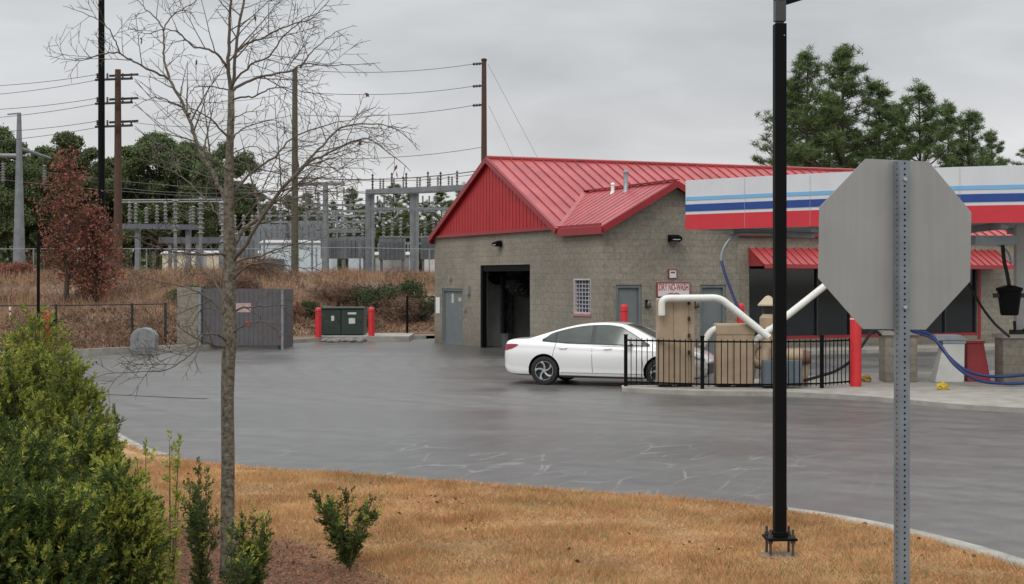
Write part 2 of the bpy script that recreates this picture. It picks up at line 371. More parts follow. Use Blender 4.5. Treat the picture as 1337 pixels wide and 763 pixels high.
def sign_back():
    m, nt, b = newmat('weathered_sign_back'); tc = nt.n('ShaderNodeTexCoord')
    mp = nt.n('ShaderNodeMapping'); mp.inputs['Scale'].default_value=(22,22,.9); nt.l(tc.outputs['Object'], mp.inputs['Vector'])
    a = nt.n('ShaderNodeTexNoise', i_Scale=1.6, i_Detail=7.0, i_Roughness=.6); nt.l(mp.outputs[0], a.inputs['Vector'])
    c = nt.n('ShaderNodeTexNoise', i_Scale=2.2, i_Detail=5.0); nt.l(tc.outputs['Object'], c.inputs['Vector'])
    d = nt.n('ShaderNodeMath', operation='MULTIPLY_ADD'); nt.l(a.outputs['Fac'], d.inputs[0]); d.inputs[1].default_value=.6; nt.l(c.outputs['Fac'], d.inputs[2])
    r = nt.n('ShaderNodeMapRange'); r.inputs['From Min'].default_value=.62; r.inputs['From Max'].default_value=.98; nt.l(d.outputs[0], r.inputs['Value'])
    x = nt.n('ShaderNodeMix', data_type='RGBA'); nt.l(r.outputs['Result'], x.inputs[0]); x.inputs[6].default_value=(.305,.305,.295,1); x.inputs[7].default_value=(.365,.36,.345,1); nt.l(x.outputs[2], b.inputs['Base Color'])
    rr = nt.n('ShaderNodeMapRange'); rr.inputs['To Min'].default_value=.32; rr.inputs['To Max'].default_value=.6; nt.l(a.outputs['Fac'], rr.inputs['Value']); nt.l(rr.outputs['Result'], b.inputs['Roughness']); b.inputs['Metallic'].default_value=.35
    return m
M['sign_back'] = sign_back()
M['lawn'] = lawn_material('dormant_lawn', (.42,.26,.115), (.30,.165,.07))
M['hill'] = lawn_material('hill_soil', (.24,.16,.10), (.17,.11,.07), mulch=False)
M['far_ground'] = lawn_material('far_ground', (.12,.09,.05), (.09,.08,.04), mulch=False)

# ---------------------------------------------------------------- world, sun, camera
def build_world():
    w = bpy.data.worlds.new("World"); S.world = w; w.use_nodes = True
    nt = NT(w.node_tree); bg = w.node_tree.nodes['Background']
    sky = nt.n('ShaderNodeTexSky', sky_type='NISHITA'); sky.sun_disc = False
    sky.sun_elevation = math.radians(48); sky.sun_rotation = math.radians(205)
    tc = nt.n('ShaderNodeTexCoord'); sp = nt.n('ShaderNodeSeparateXYZ'); nt.l(tc.outputs['Generated'], sp.inputs[0])
    rp = nt.n('ShaderNodeValToRGB'); nt.l(sp.outputs['Z'], rp.inputs[0]); e = rp.color_ramp.elements
    e[0].position=0.0; e[0].color=(.215,.212,.212,1)
    for p, c in ((.06,(.203,.202,.204)), (.12,(.182,.184,.188)), (.2,(.160,.166,.170)), (.4,(.26,.265,.27))):
        q = e.new(p); q.color=(*c,1)
    e[-1].position=1.0; e[-1].color=(.56,.57,.58,1)
    mp = nt.n('ShaderNodeMapping'); mp.inputs['Scale'].default_value=(2.6,2.6,9); mp.inputs['Location'].default_value=(1.3,.4,.2); nt.l(tc.outputs['Generated'], mp.inputs['Vector'])
    no = nt.n('ShaderNodeTexNoise', i_Scale=1.5, i_Detail=7.0, i_Roughness=.5, i_Distortion=.3); nt.l(mp.outputs[0], no.inputs['Vector'])
    mr = nt.n('ShaderNodeMapRange'); mr.inputs['From Min'].default_value=.3; mr.inputs['From Max'].default_value=.7; mr.inputs['To Min'].default_value=2.75; mr.inputs['To Max'].default_value=4.15
    nt.l(no.outputs['Fac'], mr.inputs['Value'])
    vm = nt.n('ShaderNodeVectorMath', operation='SCALE'); nt.l(rp.outputs[0], vm.inputs[0]); nt.l(mr.outputs['Result'], vm.inputs['Scale'])
    v10 = nt.n('ShaderNodeVectorMath', operation='SCALE'); nt.l(vm.outputs[0], v10.inputs[0]); v10.inputs['Scale'].default_value=10.0
    mx = nt.n('ShaderNodeMix', data_type='RGBA'); mx.inputs[0].default_value=.95; nt.l(sky.outputs[0], mx.inputs[6]); nt.l(v10.outputs[0], mx.inputs[7])
    nt.l(mx.outputs[2], bg.inputs['Color']); bg.inputs['Strength'].default_value=.1
    L = bpy.data.lights.new('overcast_sun', 'SUN'); L.energy = 1.0; L.angle = math.radians(25); L.color=(1,.97,.93)
    o = bpy.data.objects.new('overcast_sun', L); COL.objects.link(o)
    el, az = math.radians(48), math.radians(205)
    d = Vector((math.sin(az)*math.cos(el), math.cos(az)*math.cos(el), math.sin(el)))
    o.rotation_euler = d.to_track_quat('Z', 'Y').to_euler(); o.location = d*50
    c = bpy.data.cameras.new('camera'); co = bpy.data.objects.new('camera', c); COL.objects.link(co)
    c.sensor_width = 36; c.lens = F/1337*36; c.shift_y = -(381.5-HY)/1337; c.clip_end = 5000; c.clip_start=.1
    co.location = (0,0,EYE); co.rotation_euler = (math.radians(90),0,0); S.camera = co
    S.view_settings.view_transform='Standard'; S.view_settings.look='None'; S.view_settings.gamma=1; S.view_settings.exposure=0
    S.render.engine='CYCLES'; S.render.resolution_x=1024; S.render.resolution_y=584
    S.cycles.max_bounces=6; S.cycles.transparent_max_bounces=6
build_world()
# ================================================================ TERRAIN
def struct(o): o['kind'] = 'structure'; return o
KL = [(-60,44.5),(-22,44.8),(-14.5,46.2),(-11.2,49.6),(-8.0,56.6),(-3.6,59.5),(-1.0,61.5),(3,66),(26,76),(90,82)]
def yk(x):
    for (x0,y0),(x1,y1) in zip(KL, KL[1:]):
        if x <= x1: return y0+(y1-y0)*max(0,(x-x0))/(x1-x0)
    return KL[-1][1]
def hill(x, y):
    s = y-yk(x)
    if s < 0: return 0.0
    a = max(0, min(1, (s-2.0)/20)); a = a*a*(3-2*a)
    h = .12+2.35*a+max(0, s-20)*.004
    return h+noise.noise((x*.15, y*.15, 3))*.25*min(1, s/6)
def build_ground():
    b = MB(); b.box((-1500,-1500,-1.0),(1500,1500,-.3)); struct(b.build('ground', M['far_ground']))
    b = MB(); b.add([(-60,-12,0),(90,-12,0),(90,75,0),(-60,75,0)], [(0,1,2,3)]); struct(b.build('parking_lot', M['asphalt']))
    b = MB(); xs = sorted(set([x*1.0 for x in range(-60,91)]+[k[0] for k in KL])); ss = [0,.6,1.5,3,4.5,6,8,10,12,14,16,18,20,23,27,32,40,55,80,120,200,400]
    vs = [(x, yk(x)+s, hill(x, yk(x)+s)) for x in xs for s in ss]; n = len(ss)
    b.add(vs, [(i*n+j, (i+1)*n+j, (i+1)*n+j+1, i*n+j+1) for i in range(len(xs)-1) for j in range(n-1)])
    struct(b.build('hillside', M['hill'], smooth=True))
build_ground()

LB = [(-14.9,46.0),(-13.6,40),(-11.6,35),(-9.2,31),(-8.0,27),(-6.7,23.3),(-5.35,20.3),(-4.5,19.0),(-3.5,18.2),(-1.55,17.2),(.27,16.3),(1.6,15.5),(2.6,14.8),(3.35,13.9),(3.95,12.6),(4.25,11.2),(4.45,9.3),(4.5,7),(4.5,3.4)]
def smooth_poly(P, n=4):
    out = []
    for i in range(len(P)-1):
        p0 = Vector(P[max(0,i-1)]); p1 = Vector(P[i]); p2 = Vector(P[i+1]); p3 = Vector(P[min(len(P)-1,i+2)])
        for k in range(n):
            t = k/n
            out.append(.5*((2*p1)+(p2-p0)*t+(2*p0-5*p1+4*p2-p3)*t*t+(-p0+3*p1-3*p2+p3)*t**3))
    out.append(Vector(P[-1])); return out
LBS = [Vector((p[0],p[1])) for p in smooth_poly(LB)]
def lawn_z(x, y): return .13+.03*noise.noise((x*.5,y*.5,0))+.012*noise.noise((x*2.5,y*2.5,5))
def mulchf(x, y):
    # bed edge: from (-.9,11.0) curving back-left to (-5,17.8)
    E = [(-60,30),(-7,20),(-5,16.6),(-3.6,14.6),(-2.2,13.2),(-1.35,12.2),(-.75,11.0),(-.6,9),(-.6,3)]
    yb = None
    for (x0,y0),(x1,y1) in zip(E, E[1:]):
        if x0 <= x <= x1: yb = y0+(y1-y0)*(x-x0)/(x1-x0+1e-9); break
    if yb is None: return 0.0
    d = yb-y+.5*noise.noise((x*1.2,y*1.2,9))
    return max(0, min(1, d/.5+.5))
def poly_in(pt, poly):
    x, y = pt; c = False; j = len(poly)-1
    for i in range(len(poly)):
        xi, yi = poly[i]; xj, yj = poly[j]
        if (yi > y) != (yj > y) and x < (xj-xi)*(y-yi)/(yj-yi)+xi: c = not c
        j = i
    return c
LPOLY = [tuple(p) for p in LBS]+[(-60,3.4),(-60,44.3),(-22,44.6)]
def build_lawn():
    pts = [Vector(p) for p in LPOLY]; nb = len(pts)
    ins = []
    def ok(x, y): return poly_in((x,y), LPOLY) and min((Vector((x,y))-q).length for q in LBS) > .16
    x = -7.5
    while x < 4.4:
        y = 7.0
        while y < 21:
            if ok(x,y): ins.append(Vector((x+R.uniform(-.03,.03), y+R.uniform(-.03,.03))))
            y += .3
        x += .3
    for i in range(-58,5,3):
        for j in range(5,45,3):
            if ok(i,j) and not (-7.6 < i < 4.5 and 6.9 < j < 21.1): ins.append(Vector((i+.1,j+.1)))
    r = delaunay_2d_cdt(pts+ins, [], [list(range(nb))], 1, 1e-4)
    vs = [(v.x, v.y, lawn_z(v.x, v.y)) for v in r[0]]; fs = [list(f) for f in r[2]]
    me = bpy.data.meshes.new('lawn'); me.from_pydata(vs, [], fs)
    bm = bmesh.new(); bm.from_mesh(me); bmesh.ops.recalc_face_normals(bm, faces=bm.faces)
    if sum(f.normal.z for f in bm.faces) < 0: bmesh.ops.reverse_faces(bm, faces=bm.faces)
    ed = [e for e in bm.edges if e.is_boundary]
    rr = bmesh.ops.extrude_edge_only(bm, edges=ed)
    for v in [g for g in rr['geom'] if isinstance(g, bmesh.types.BMVert)]: v.co.z = -.02
    bm.to_mesh(me); bm.free()
    a = me.attributes.new('mulch', 'FLOAT', 'POINT')
    a.data.foreach_set('value', [mulchf(v.co.x, v.co.y) for v in me.vertices])
    struct(link('lawn', me, M['lawn']))
    # blades
    B = []; T = []; W = []
    n = 0
    while n < 150000:
        y = 8.6+ (R.random()**1.0)*10.2; x = R.uniform(-6.5, 4.6)
        if abs(x) > y*.37+.5: continue
        if not poly_in((x,y), LPOLY): continue
        if mulchf(x,y) > R.random()*.9: 
            n += .2; continue
        z = lawn_z(x,y); h = R.uniform(.02,.06)*(1+.9*noise.noise((x*1.6,y*1.6,1)))
        B.append((x,y,z-.01)); T.append((x+R.gauss(0,.03), y+R.gauss(0,.03), z+h)); W.append(R.uniform(.005,.011)); n += 1
    # overhanging fringe along the pavement edge
    for p, q in zip(LBS, LBS[1:]):
        if p.y > 21 or p.y < 13: continue
        L = (q-p).length
        for k in range(int(L*900)):
            t = R.random(); c = p+(q-p)*t; nx, ny = (q-p).y/L, -(q-p).x/L
            o = R.uniform(-.12,.03)
            x, y = c.x-nx*o, c.y-ny*o
            B.append((x,y,.12)); T.append((x+R.gauss(-nx*.03,.04), y+R.gauss(.04,.03), R.uniform(.08,.19))); W.append(R.uniform(.006,.012))
    me = leaf_mesh('dry_grass', np.array(B), np.array(T), np.array(W)); o = link('dry_grass', me, M['dry_blade'])
    tag(o, 'short tan dormant grass of the foreground verge', 'grass', kind='stuff')
    B = []; T = []; W = []
    while len(B) < 80000:
        y = R.uniform(8, 19); x = R.uniform(-7.5, .4)
        if not poly_in((x,y), LPOLY) or mulchf(x,y) < R.random()*1.0: continue
        z = lawn_z(x,y)+R.uniform(0,.02); a = R.uniform(0,6.28); l = R.uniform(.012,.04)
        B.append((x,y,z)); T.append((x+l*math.cos(a), y+l*math.sin(a), z+R.uniform(-.005,.02))); W.append(R.uniform(.005,.013))
    me = leaf_mesh('mulch_chips', np.array(B), np.array(T), np.array(W), 'quad'); o = link('mulch_chips', me, M['mulch_chip'])
    tag(o, 'reddish brown bark mulch chips under the shrubs and young tree', 'mulch', kind='stuff')
build_lawn()

def kerb(name, pts, w=.16, h=.15, side=1, mat_=None, z0=-.02):
    """strip along pts, offset to the side"""
    b = MB(); P = [Vector((p[0],p[1])) for p in pts]; rings = []
    for i, p in enumerate(P):
        d = (P[min(i+1,len(P)-1)]-P[max(i-1,0)]).normalized(); n = Vector((-d.y,d.x))*side
        a = p; c = p+n*w
        rings.append([(a.x,a.y,z0),(a.x,a.y,h-.02),(a.x+n.x*.02,a.y+n.y*.02,h),(c.x,c.y,h),(c.x,c.y,z0)])
    vs = [v for r in rings for v in r]; k = 5; fs = []
    for i in range(len(rings)-1):
        for j in range(k-1):
            f = (i*k+j, i*k+j+1, (i+1)*k+j+1, (i+1)*k+j); fs.append(f if side < 0 else f[::-1])
    fs += [tuple(range(k)), tuple((len(rings)-1)*k+j for j in range(k))[::-1]]
    b.add(vs, fs); return struct(b.build(name, mat_ or M['kerb']))
rk = [p for p in LBS if p.x > 2.55 and p.y < 14.95]
kerb('kerb', [(p.x,p.y) for p in rk], w=.17, h=.155, side=1)
lk = [p for p in LBS if p.y > 19.0]
kerb('kerb', [(p.x,p.y) for p in lk], w=.17, h=.15, side=1)
fk = [(-40,44.6),(-22,44.8),(-14.8,46.1),(-13,47.6),(-11.2,49.6)]
kerb('kerb', smooth_poly(fk,5), w=.18, h=.22, side=-1)
kerb('kerb', smooth_poly([(-11.2,49.6),(-9.6,53.0),(-8.0,56.6),(-5.8,58.2),(-3.6,59.5)],4), w=.18, h=.15, side=-1)
b = MB(); b.box((-7.55,57.0,-.02),(-4.05,60.2,.20)); b.M=None
struct(b.build('transformer_pad', M['concrete']))
b = MB(); b.beam((-13.2,33.2,.004),(-6.3,29.9,.004),.10,.006); struct(b.build('pavement_joint', mat('joint_tar',(.02,.02,.02),rough=.6)))
def tyremark(pts, w):
    b = MB(); P = [Vector((p[0],p[1])) for p in smooth_poly(pts,6)]; vs = []
    for i,p in enumerate(P):
        d = (P[min(i+1,len(P)-1)]-P[max(i-1,0)]).normalized(); n = Vector((-d.y,d.x))*w/2
        vs += [(p.x+n.x,p.y+n.y,.005),(p.x-n.x,p.y-n.y,.005)]
    b.add(vs, [(2*i,2*i+1,2*i+3,2*i+2) for i in range(len(P)-1)]); return struct(b.build('tyre_mark', mat('tyre_mark',(.035,.035,.037),rough=.5,var=.5,scale=1.5)))
# concrete island and walks
pe = [gp(812,506.5,.1),gp(912,510.5,.1),gp(1026,512,.1),gp(1140,518,.1),gp(1337,533,.1)]
front = [(p.x,p.y) for p in pe]+[(15,24.5),(24,23.5)]
fr = smooth_poly(front,4)
b = MB(); poly = [(p.x,p.y,-.02) for p in fr]+[(q[0],q[1],-.02) for q in [(26,31),(18,36),(12.5,37.5),(8.5,36.5),(5.7,34.4),(5.4,32.5),(2.45,32.4)]]
b.prism([tuple(p) for p in poly], (0,0,.12)); struct(b.build('concrete_island', M['concrete']))

def litter():
    B=[];T=[];W=[]
    while len(B)<170:
        y=R.uniform(8,19); x=R.uniform(-6,4.4)
        if not poly_in((x,y),LPOLY): continue
        z=lawn_z(x,y)+R.uniform(.02,.05); a=R.uniform(0,6.28); l=R.uniform(.03,.07); B.append((x,y,z)); T.append((x+l*math.cos(a),y+l*math.sin(a),z+R.uniform(-.01,.03))); W.append(R.uniform(.02,.04))
    o=link('fallen_leaves',leaf_mesh('fallen_leaves',np.array(B),np.array(T),np.array(W),'quad'),M['dry_leaf']); tag(o,'small brown fallen leaves scattered over the dormant grass','leaf litter',kind='stuff')
    B=[];T=[];W=[]
    while len(B)<2600:
        y=R.uniform(9,18.5); x=R.uniform(-5,4.4)
        if not poly_in((x,y),LPOLY) or mulchf(x,y)>.2: continue
        if noise.noise((x*.9,y*.9,22))<.22: continue
        z=lawn_z(x,y); B.append((x,y,z)); T.append((x+R.gauss(0,.03),y+R.gauss(0,.03),z+R.uniform(.03,.07))); W.append(R.uniform(.006,.011))
    o=link('green_weeds',leaf_mesh('green_weeds',np.array(B),np.array(T),np.array(W)),leafmat('weed_blade',(.20,.21,.08),(.30,.27,.11),island=.3)); tag(o,'faded green weed patches in the dormant grass','weeds',kind='stuff')
litter()
# ================================================================ CAR WASH BUILDING
P2 = Vector((1.5,45.9,0)); BA = math.atan2(.397,.918)
BM_ = Matrix.Translation(P2) @ Matrix.Rotation(BA,4,'Z'); BI = BM_.inverted()
def bl(px, py, axis, val):
    """pixel ray -> building-local point on plane axis=val"""
    o = BI @ Vector((0,0,EYE)); d = (BI.to_3x3() @ Vector(((px-CX)/F, 1, -(py-HY)/F)))
    t = (val-o[axis])/d[axis]; return o+d*t
GW = 11.35; EH = 4.08; RZ = 6.71; WG = 4.7; WD = 3.02; WR = 5.40; BLEN = 24.0; TW = .30
bld = thing('car_wash_building', P2, 'tan block car wash building with red metal gabled roof and an open wash bay', 'building', rz=BA)
def on_y(px): return bl(px, 400, 0, 0.0).y
def on_x(px): return bl(px, 400, 1, -WD).x
def zA(px, py): return bl(px, py, 0, 0.0).z
def zC(px, py): return bl(px, py, 1, -WD).z
d1 = (on_y(604), on_y(577), 0.02, zA(590,377)); bay = (on_y(692), on_y(627), 0.0, zA(660,346)); win = (on_y(771), on_y(749), zA(760,410), zA(760,364))
c1 = (on_x(804), on_x(838), .02, zC(821,372)); c2 = (on_x(914), on_x(948), .02, zC(930,372))
print('door1', d1, 'bay', bay, 'win', win, 'c1', c1, 'c2', c2)
def wall_cells(b, axis, base, thick, lo, hi, top, holes, z0=-.05):
    """wall with holes. axis 0: plane x=base running along y; axis 1: plane y=base running along x. thick signed inward"""
    us = sorted(set([lo,hi]+[h[0] for h in holes]+[h[1] for h in holes])); zs = sorted(set([z0,top]+[h[2] for h in holes]+[h[3] for h in holes]))
    zs = [z for z in zs if z >= z0]
    for u0,u1 in zip(us,us[1:]):
        run = None
        for za,zb in zip(zs,zs[1:]):
            uc, zc = (u0+u1)/2, (za+zb)/2
            if any(h[0]<uc<h[1] and h[2]<zc<h[3] for h in holes): continue
            a, c = sorted((base, base+thick))
            if axis == 0: b.box((a,u0,za),(c,u1,zb))
            else: b.box((u0,a,za),(u1,c,zb))
b = MB()
wall_cells(b, 0, 0.0, TW, -WD, GW, EH, [(d1[0],d1[1],-.05,d1[3]), (bay[0],bay[1],-.05,bay[3]), win])
wall_cells(b, 1, -WD, TW, TW, WG, EH, [(c1[0],c1[1],-.05,c1[3]), (c2[0],c2[1],-.05,c2[3])])
wall_cells(b, 0, WG, -TW, -WD+TW, 0, EH, [])
SX0 = bl(978,400,1,0).x; SX1 = bl(1276,400,1,0).x
wall_cells(b, 1, 0, TW, WG, BLEN, EH-.05, [(SX0,SX1,.42,3.0)])
wall_cells(b, 1, GW, -TW, TW, BLEN, EH-.05, [])
wall_cells(b, 0, BLEN, -TW, TW, GW-TW, EH-.05, [])
# gable end of the wing in block
b.prism([(0,-WD,EH),(WG,-WD,EH),(WG/2,-WD,WR-.1)], (0,TW,0))
b.build('wall', M['block'], bld, local=True)
# far gable and front gable siding
def siding(b, x, sgn):
    n = 38
    b.prism([(x,.0,EH+.0),(x,GW,EH+.0),(x,GW/2,RZ-.10)], (.1*-sgn,0,0))
    for i in range(n+1):
        y = .12+(GW-.24)*i/n; top = EH+(RZ-.14-EH)*(1-abs(y-GW/2)/(GW/2))
        if top > EH+.12: b.box((min(x,x+.014*sgn),y-.02,EH+.08),(max(x,x+.014*sgn),y+.02,top-.03))
for x_, s_ in ((-.05,-1),(BLEN-.05,1)):
    b = MB(); siding(b, x_, s_); b.build('gable_siding', M['red_siding'], bld, local=True)
# roofs
roof_b = MB(); tanm = (RZ-EH)/(GW/2)
def slope(b, quad, th=.07, mi=0):
    b.prism(quad, (0,0,-th), mi)
EX = .16
y_e = -.10
def mz(y): return RZ-abs(y-GW/2)*tanm+.0
slope(roof_b, [(-EX,y_e,mz(y_e)),(BLEN+.3,y_e,mz(y_e)),(BLEN+.3,GW/2,RZ),(-EX,GW/2,RZ)])
slope(roof_b, [(-EX,GW-y_e,mz(y_e)),(-EX,GW/2,RZ),(BLEN+.3,GW/2,RZ),(BLEN+.3,GW-y_e,mz(y_e))])
x = -EX+.05
while x < BLEN+.25:
    for s in (0,1):
        ya = y_e if s == 0 else GW-y_e
        roof_b.beam((x,ya,mz(ya)+.022),(x,GW/2,RZ+.022),.024,.04)
    x += .42
roof_b.tube([(-EX,GW/2,RZ+.03),(BLEN+.3,GW/2,RZ+.03)], .07, 6)
# wing roof: ridge x=WG/2, from front y=-WD-.3 back to the valley
wt = (WR-EH)/(WG/2); yF = -WD-.30; xo = -.14
yv = GW/2-(RZ-WR)/tanm          # where the wing ridge meets the main slope
def wz(x): return WR-abs(x-WG/2)*wt
def yval(x): return GW/2-(RZ-wz(x))/tanm
L0, R0 = xo, WG+.14
slope(roof_b, [(L0,yF,wz(L0)+.03),(WG/2,yF,WR+.03),(WG/2,yval(WG/2)+.05,WR+.03),(L0,yval(L0),wz(L0)+.03)])
slope(roof_b, [(WG/2,yF,WR+.03),(R0,yF,wz(R0)+.03),(R0,yval(R0),wz(R0)+.03),(WG/2,yval(WG/2)+.05,WR+.03)])
yy = yF+.1
while yy < yv:
    for s in (-1,1):
        xe = L0 if s < 0 else R0; x_in = WG/2
        if yy > yval(xe):          # start at the valley
            xe = WG/2+s*((GW/2-yy)*-tanm+ (RZ-WR))/wt*-1
        if (xe-WG/2)*s > .05: roof_b.beam((xe,yy,wz(xe)+.038),(x_in,yy,WR+.038),.02,.01)
    yy += .42
roof_b.beam((WG/2,yF,WR+.07),(WG/2,yv,WR+.07),.22,.03)
for s, xe in ((-1,L0),(1,R0)):
    roof_b.beam((xe,yval(xe)-.02,wz(xe)+.055),(WG/2,yv,WR+.055),.16,.03)
roof = roof_b.build('roof', M['red_roof'], bld, local=True)
# fascia / rake trim
b = MB(); FH = .19
def rake(p, q, w=.05, h=FH): b.beam(p, q, w, h)
xr = -EX-.03
rake((xr,y_e-.05,mz(y_e)-.06),(xr,GW/2,RZ-.05)); rake((xr,GW-y_e+.05,mz(y_e)-.06),(xr,GW/2,RZ-.052))
b.box((-.11,-WD-.02,EH-.05),(-.053,GW+.05,EH+.05))
b.box((L0-.05,yF,wz(L0)-.2),(L0-.002,-.24,wz(L0)+.03))
rake((L0-.03,yF-.03,wz(L0)-.07),(WG/2,yF-.03,WR-.06)); rake((R0+.03,yF-.031,wz(R0)-.07),(WG/2,yF-.031,WR-.061))
b.box((R0,y_e-.05,mz(y_e)-.13),(BLEN+.3,y_e-.002,mz(y_e)+.0))
b.box((-EX,GW-y_e+.002,mz(y_e)-.23),(BLEN+.3,GW-y_e+.05,mz(y_e)+.0))
b.build('roof_trim', M['red_trim'], bld, local=True)
b = MB(); b.box((L0,yF+.02,EH-.13),(-.001,-WD-.001,EH-.10)); b.box((.0,yF+.02,EH-.13),(WG,-WD-.002,EH-.10)); 
# vents
p = bl(803,300,1,0)
def on_roof(px, py):
    o = BI @ Vector((0,0,EYE)); d = (BI.to_3x3() @ Vector(((px-CX)/F, 1, -(py-HY)/F)))
    # wing left slope: z = WR+.03+(x-WG/2)*wt
    t = (WR+.03-wt*WG/2 - (o.z-wt*o.x))/(d.z-wt*d.x); return o+d*t
for (px,py,h,r,m,lab) in ((800,252,.28,.06,'white_paint','short white pipe'),(817,250,.62,.07,'galv','tall grey flue pipe')):
    q = on_roof(px,py); v = MB(); v.lathe((q.x,q.y,q.z-.05),[(r*1.7,0),(r*1.2,.08),(r,.1),(r,h),(r*1.25,h+.01),(r*1.25,h+.06),(r*.4,h+.1)],10)
    o = v.build('vent_pipe', M[m], roof, local=True, smooth=True, angle=40); o['label'] = lab
# doors
def door(axis, base, lo, hi, z1, name='door', handle_lo=True, lab=None):
    f = MB(); d = MB(); t = .09
    def bx(B, u0,u1,za,zb,d0,d1):
        if axis == 0: B.box((base+d0,u0,za),(base+d1,u1,zb))
        else: B.box((u0,base+d0,za),(u1,base+d1,zb))
    bx(f, lo+.002, lo+t, 0, z1-.002, .03,.2); bx(f, hi-t, hi-.002, 0, z1-.002, .03,.2); bx(f, lo+t, hi-t, z1-t, z1-.002, .03,.2)
    bx(f, lo+.01, hi-.01, -.02,.03, .0,.22)
    bx(d, lo+t+.004, hi-t-.004, .035, z1-t-.004, .10,.15)
    o = d.build(name, M['grey_door'], bld, local=True, bevel=.004)
    if lab: o['label'] = lab
    f.build('frame', M['grey_door'], o, local=True)
    k = MB(); u = (lo+t+.10) if handle_lo else (hi-t-.10)
    c = (base+.09,u,1.02) if axis == 0 else (u,base+.09,1.02)
    e = (c[0]-.06,c[1],c[2]) if axis == 0 else (c[0],c[1]-.06,c[2])
    k.tube([c,e],.025,8); 
    e2 = (e[0],e[1]+(.11 if handle_lo else -.11),e[2]) if axis == 0 else (e[0]+(.11 if handle_lo else -.11),e[1],e[2]); k.tube([e,e2],.012,6)
    k.build('handle', M['alu'], o, local=True)
    return o
dd = door(0, 0.0, d1[0], d1[1], d1[3], lab='service door with paper notices')
yc=(d1[0]+d1[1])/2
for a_,c_,e_,f_ in ((.08,.30,1.55,1.9),(-.70,-.40,1.62,1.76)):
    b = MB(); b.box((.094,yc+a_,e_),(.098,yc+c_,f_)); b.build('notice', mat('paper',(.55,.53,.48),rough=.8), dd, local=True)
door(1, -WD, c1[0], c1[1], c1[3], handle_lo=False, lab='grey door left of the red lettered sign'); door(1, -WD, c2[0], c2[1], c2[3], handle_lo=False, lab='grey door behind the vacuum tanks')
# window on the gable wall
b = MB(); y0,y1,z0,z1 = win
b.box((.13,y0,z0),(.16,y1,z1)); wo = b.build('window', mat('window_pane',(.05,.06,.09),rough=.12,var=.3), bld, local=True)
b = MB(); t=.05
b.box((-.03,y0-.03,z0-.07),(.1,y1+.03,z0)); wo2 = b.build('sill', mat('pink_sill',(.5,.2,.2),rough=.6), wo, local=True)
b = MB(); b.box((.0,y0+.001,z0+.001),(.12,y0+t,z1-.001)); b.box((0,y1-t,z0+.001),(.12,y1-.001,z1-.001)); b.box((0.001,y0+t,z1-t),(.12,y1-t,z1-.001)); b.box((.001,y0+t,z0+.001),(.12,y1-t,z0+t)); b.build('frame', mat('window_frame',(.55,.50,.50),rough=.5), wo, local=True)
b = MB()
for i in range(1,5): yy=y0+t+(y1-y0-2*t)*i/5; b.box((.06,yy-.012,z0+t),(.085,yy+.012,z1-t))
for i in range(1,8): zz=z0+t+(z1-z0-2*t)*i/8; b.box((.052,y0+t,zz-.012),(.058,y1-t,zz+.012))
b.build('grille', mat('window_grille',(.5,.5,.54),rough=.5), wo, local=True)
# wash bay interior
IW = mat('bay_panel',(.42,.42,.38),rough=.5,var=.2,scale=2)
b = MB(); y0,y1 = bay[0]-1.0, bay[1]+.9
b.box((TW+.01,y1,0.0),(BLEN-.5,y1+.1,3.7)); b.box((TW+.01,y0-.1,0),(BLEN-.5,y0,3.7)); b.box((BLEN-.55,y0,0),(BLEN-.5,y1,3.7)); b.box((TW+.01,y0,3.6),(BLEN-.56,y1,3.7))
for i in range(14):
    xx=.6+i*1.2; b.box((xx,y1-.02,.1),(xx+.03,y1-.001,3.5))
b.build('bay_interior', IW, bld, local=True)
b = MB(); b.box((.02,bay[1]-.16,0),(.18,bay[1]-.003,bay[3]-.003)); b.box((.02,bay[0]+.003,0),(.12,bay[0]+.06,bay[3]-.003)); b.box((.04,bay[0]+.06,bay[3]-.22),(.16,bay[1]-.16,bay[3]-.003)); b.box((.3,bay[0]-.4,bay[3]+.02),(.7,bay[1]+.3,bay[3]+.3))
b.build('bay_door_track', M['black'], bld, local=True)
# brushes of the wash
wb = thing('wash_brush_gantry', BM_ @ Vector((2.2,(bay[0]+bay[1])/2,0)), 'black overhead and upright wash brushes inside the open bay', 'car wash brushes', rz=BA)
def brush(b, p, q, r, n, ln):
    p = Vector(p); q = Vector(q); ax = (q-p).normalized(); u = ax.orthogonal().normalized(); w = ax.cross(u)
    b.tube([p,q], r*.35, 8)
    for i in range(n):
        t = R.random(); a = R.uniform(0,6.283); c = p+(q-p)*t; dr = u*math.cos(a)+w*math.sin(a); tp = c+dr*r*R.uniform(.85,1.05)+ax*R.uniform(-.04,.04)
        s_ = ax*.03; b.add([c-s_, c+s_, tp+s_, tp-s_], [(0,1,2,3)])
BMm = mat('brush_felt',(.014,.014,.016),rough=.9)
def tolocal(b):  # building coords for the gantry
    b.M = BM_
    return b
vy = bl(662,400,0,.75).y
b = tolocal(MB()); brush(b,(.75,vy,.55),(.75,vy,2.6),.24,1500,.3); b.build('upright_brush', BMm, wb)
yq = bl(650,400,0,.8).y
b = tolocal(MB()); brush(b,(.8,yq+.2,2.62),(.8,yq-.3,2.62),.36,1200,.3); b.build('drum_brush', BMm, wb)
yq = bl(684,400,0,.8).y
b = tolocal(MB()); brush(b,(.8,yq+.35,2.45),(.8,yq-.9,2.45),.62,2500,.3); b.build('top_brush', BMm, wb)
b = tolocal(MB()); 
for yy in (bay[1]+.35, bay[0]-.4): b.box((1.0,yy-.08,0),(1.2,yy+.08,3.25))
b.box((.7,bay[0]-.4,3.1),(.9,bay[1]+.35,3.3)); b.build('frame', M['galv'], wb)
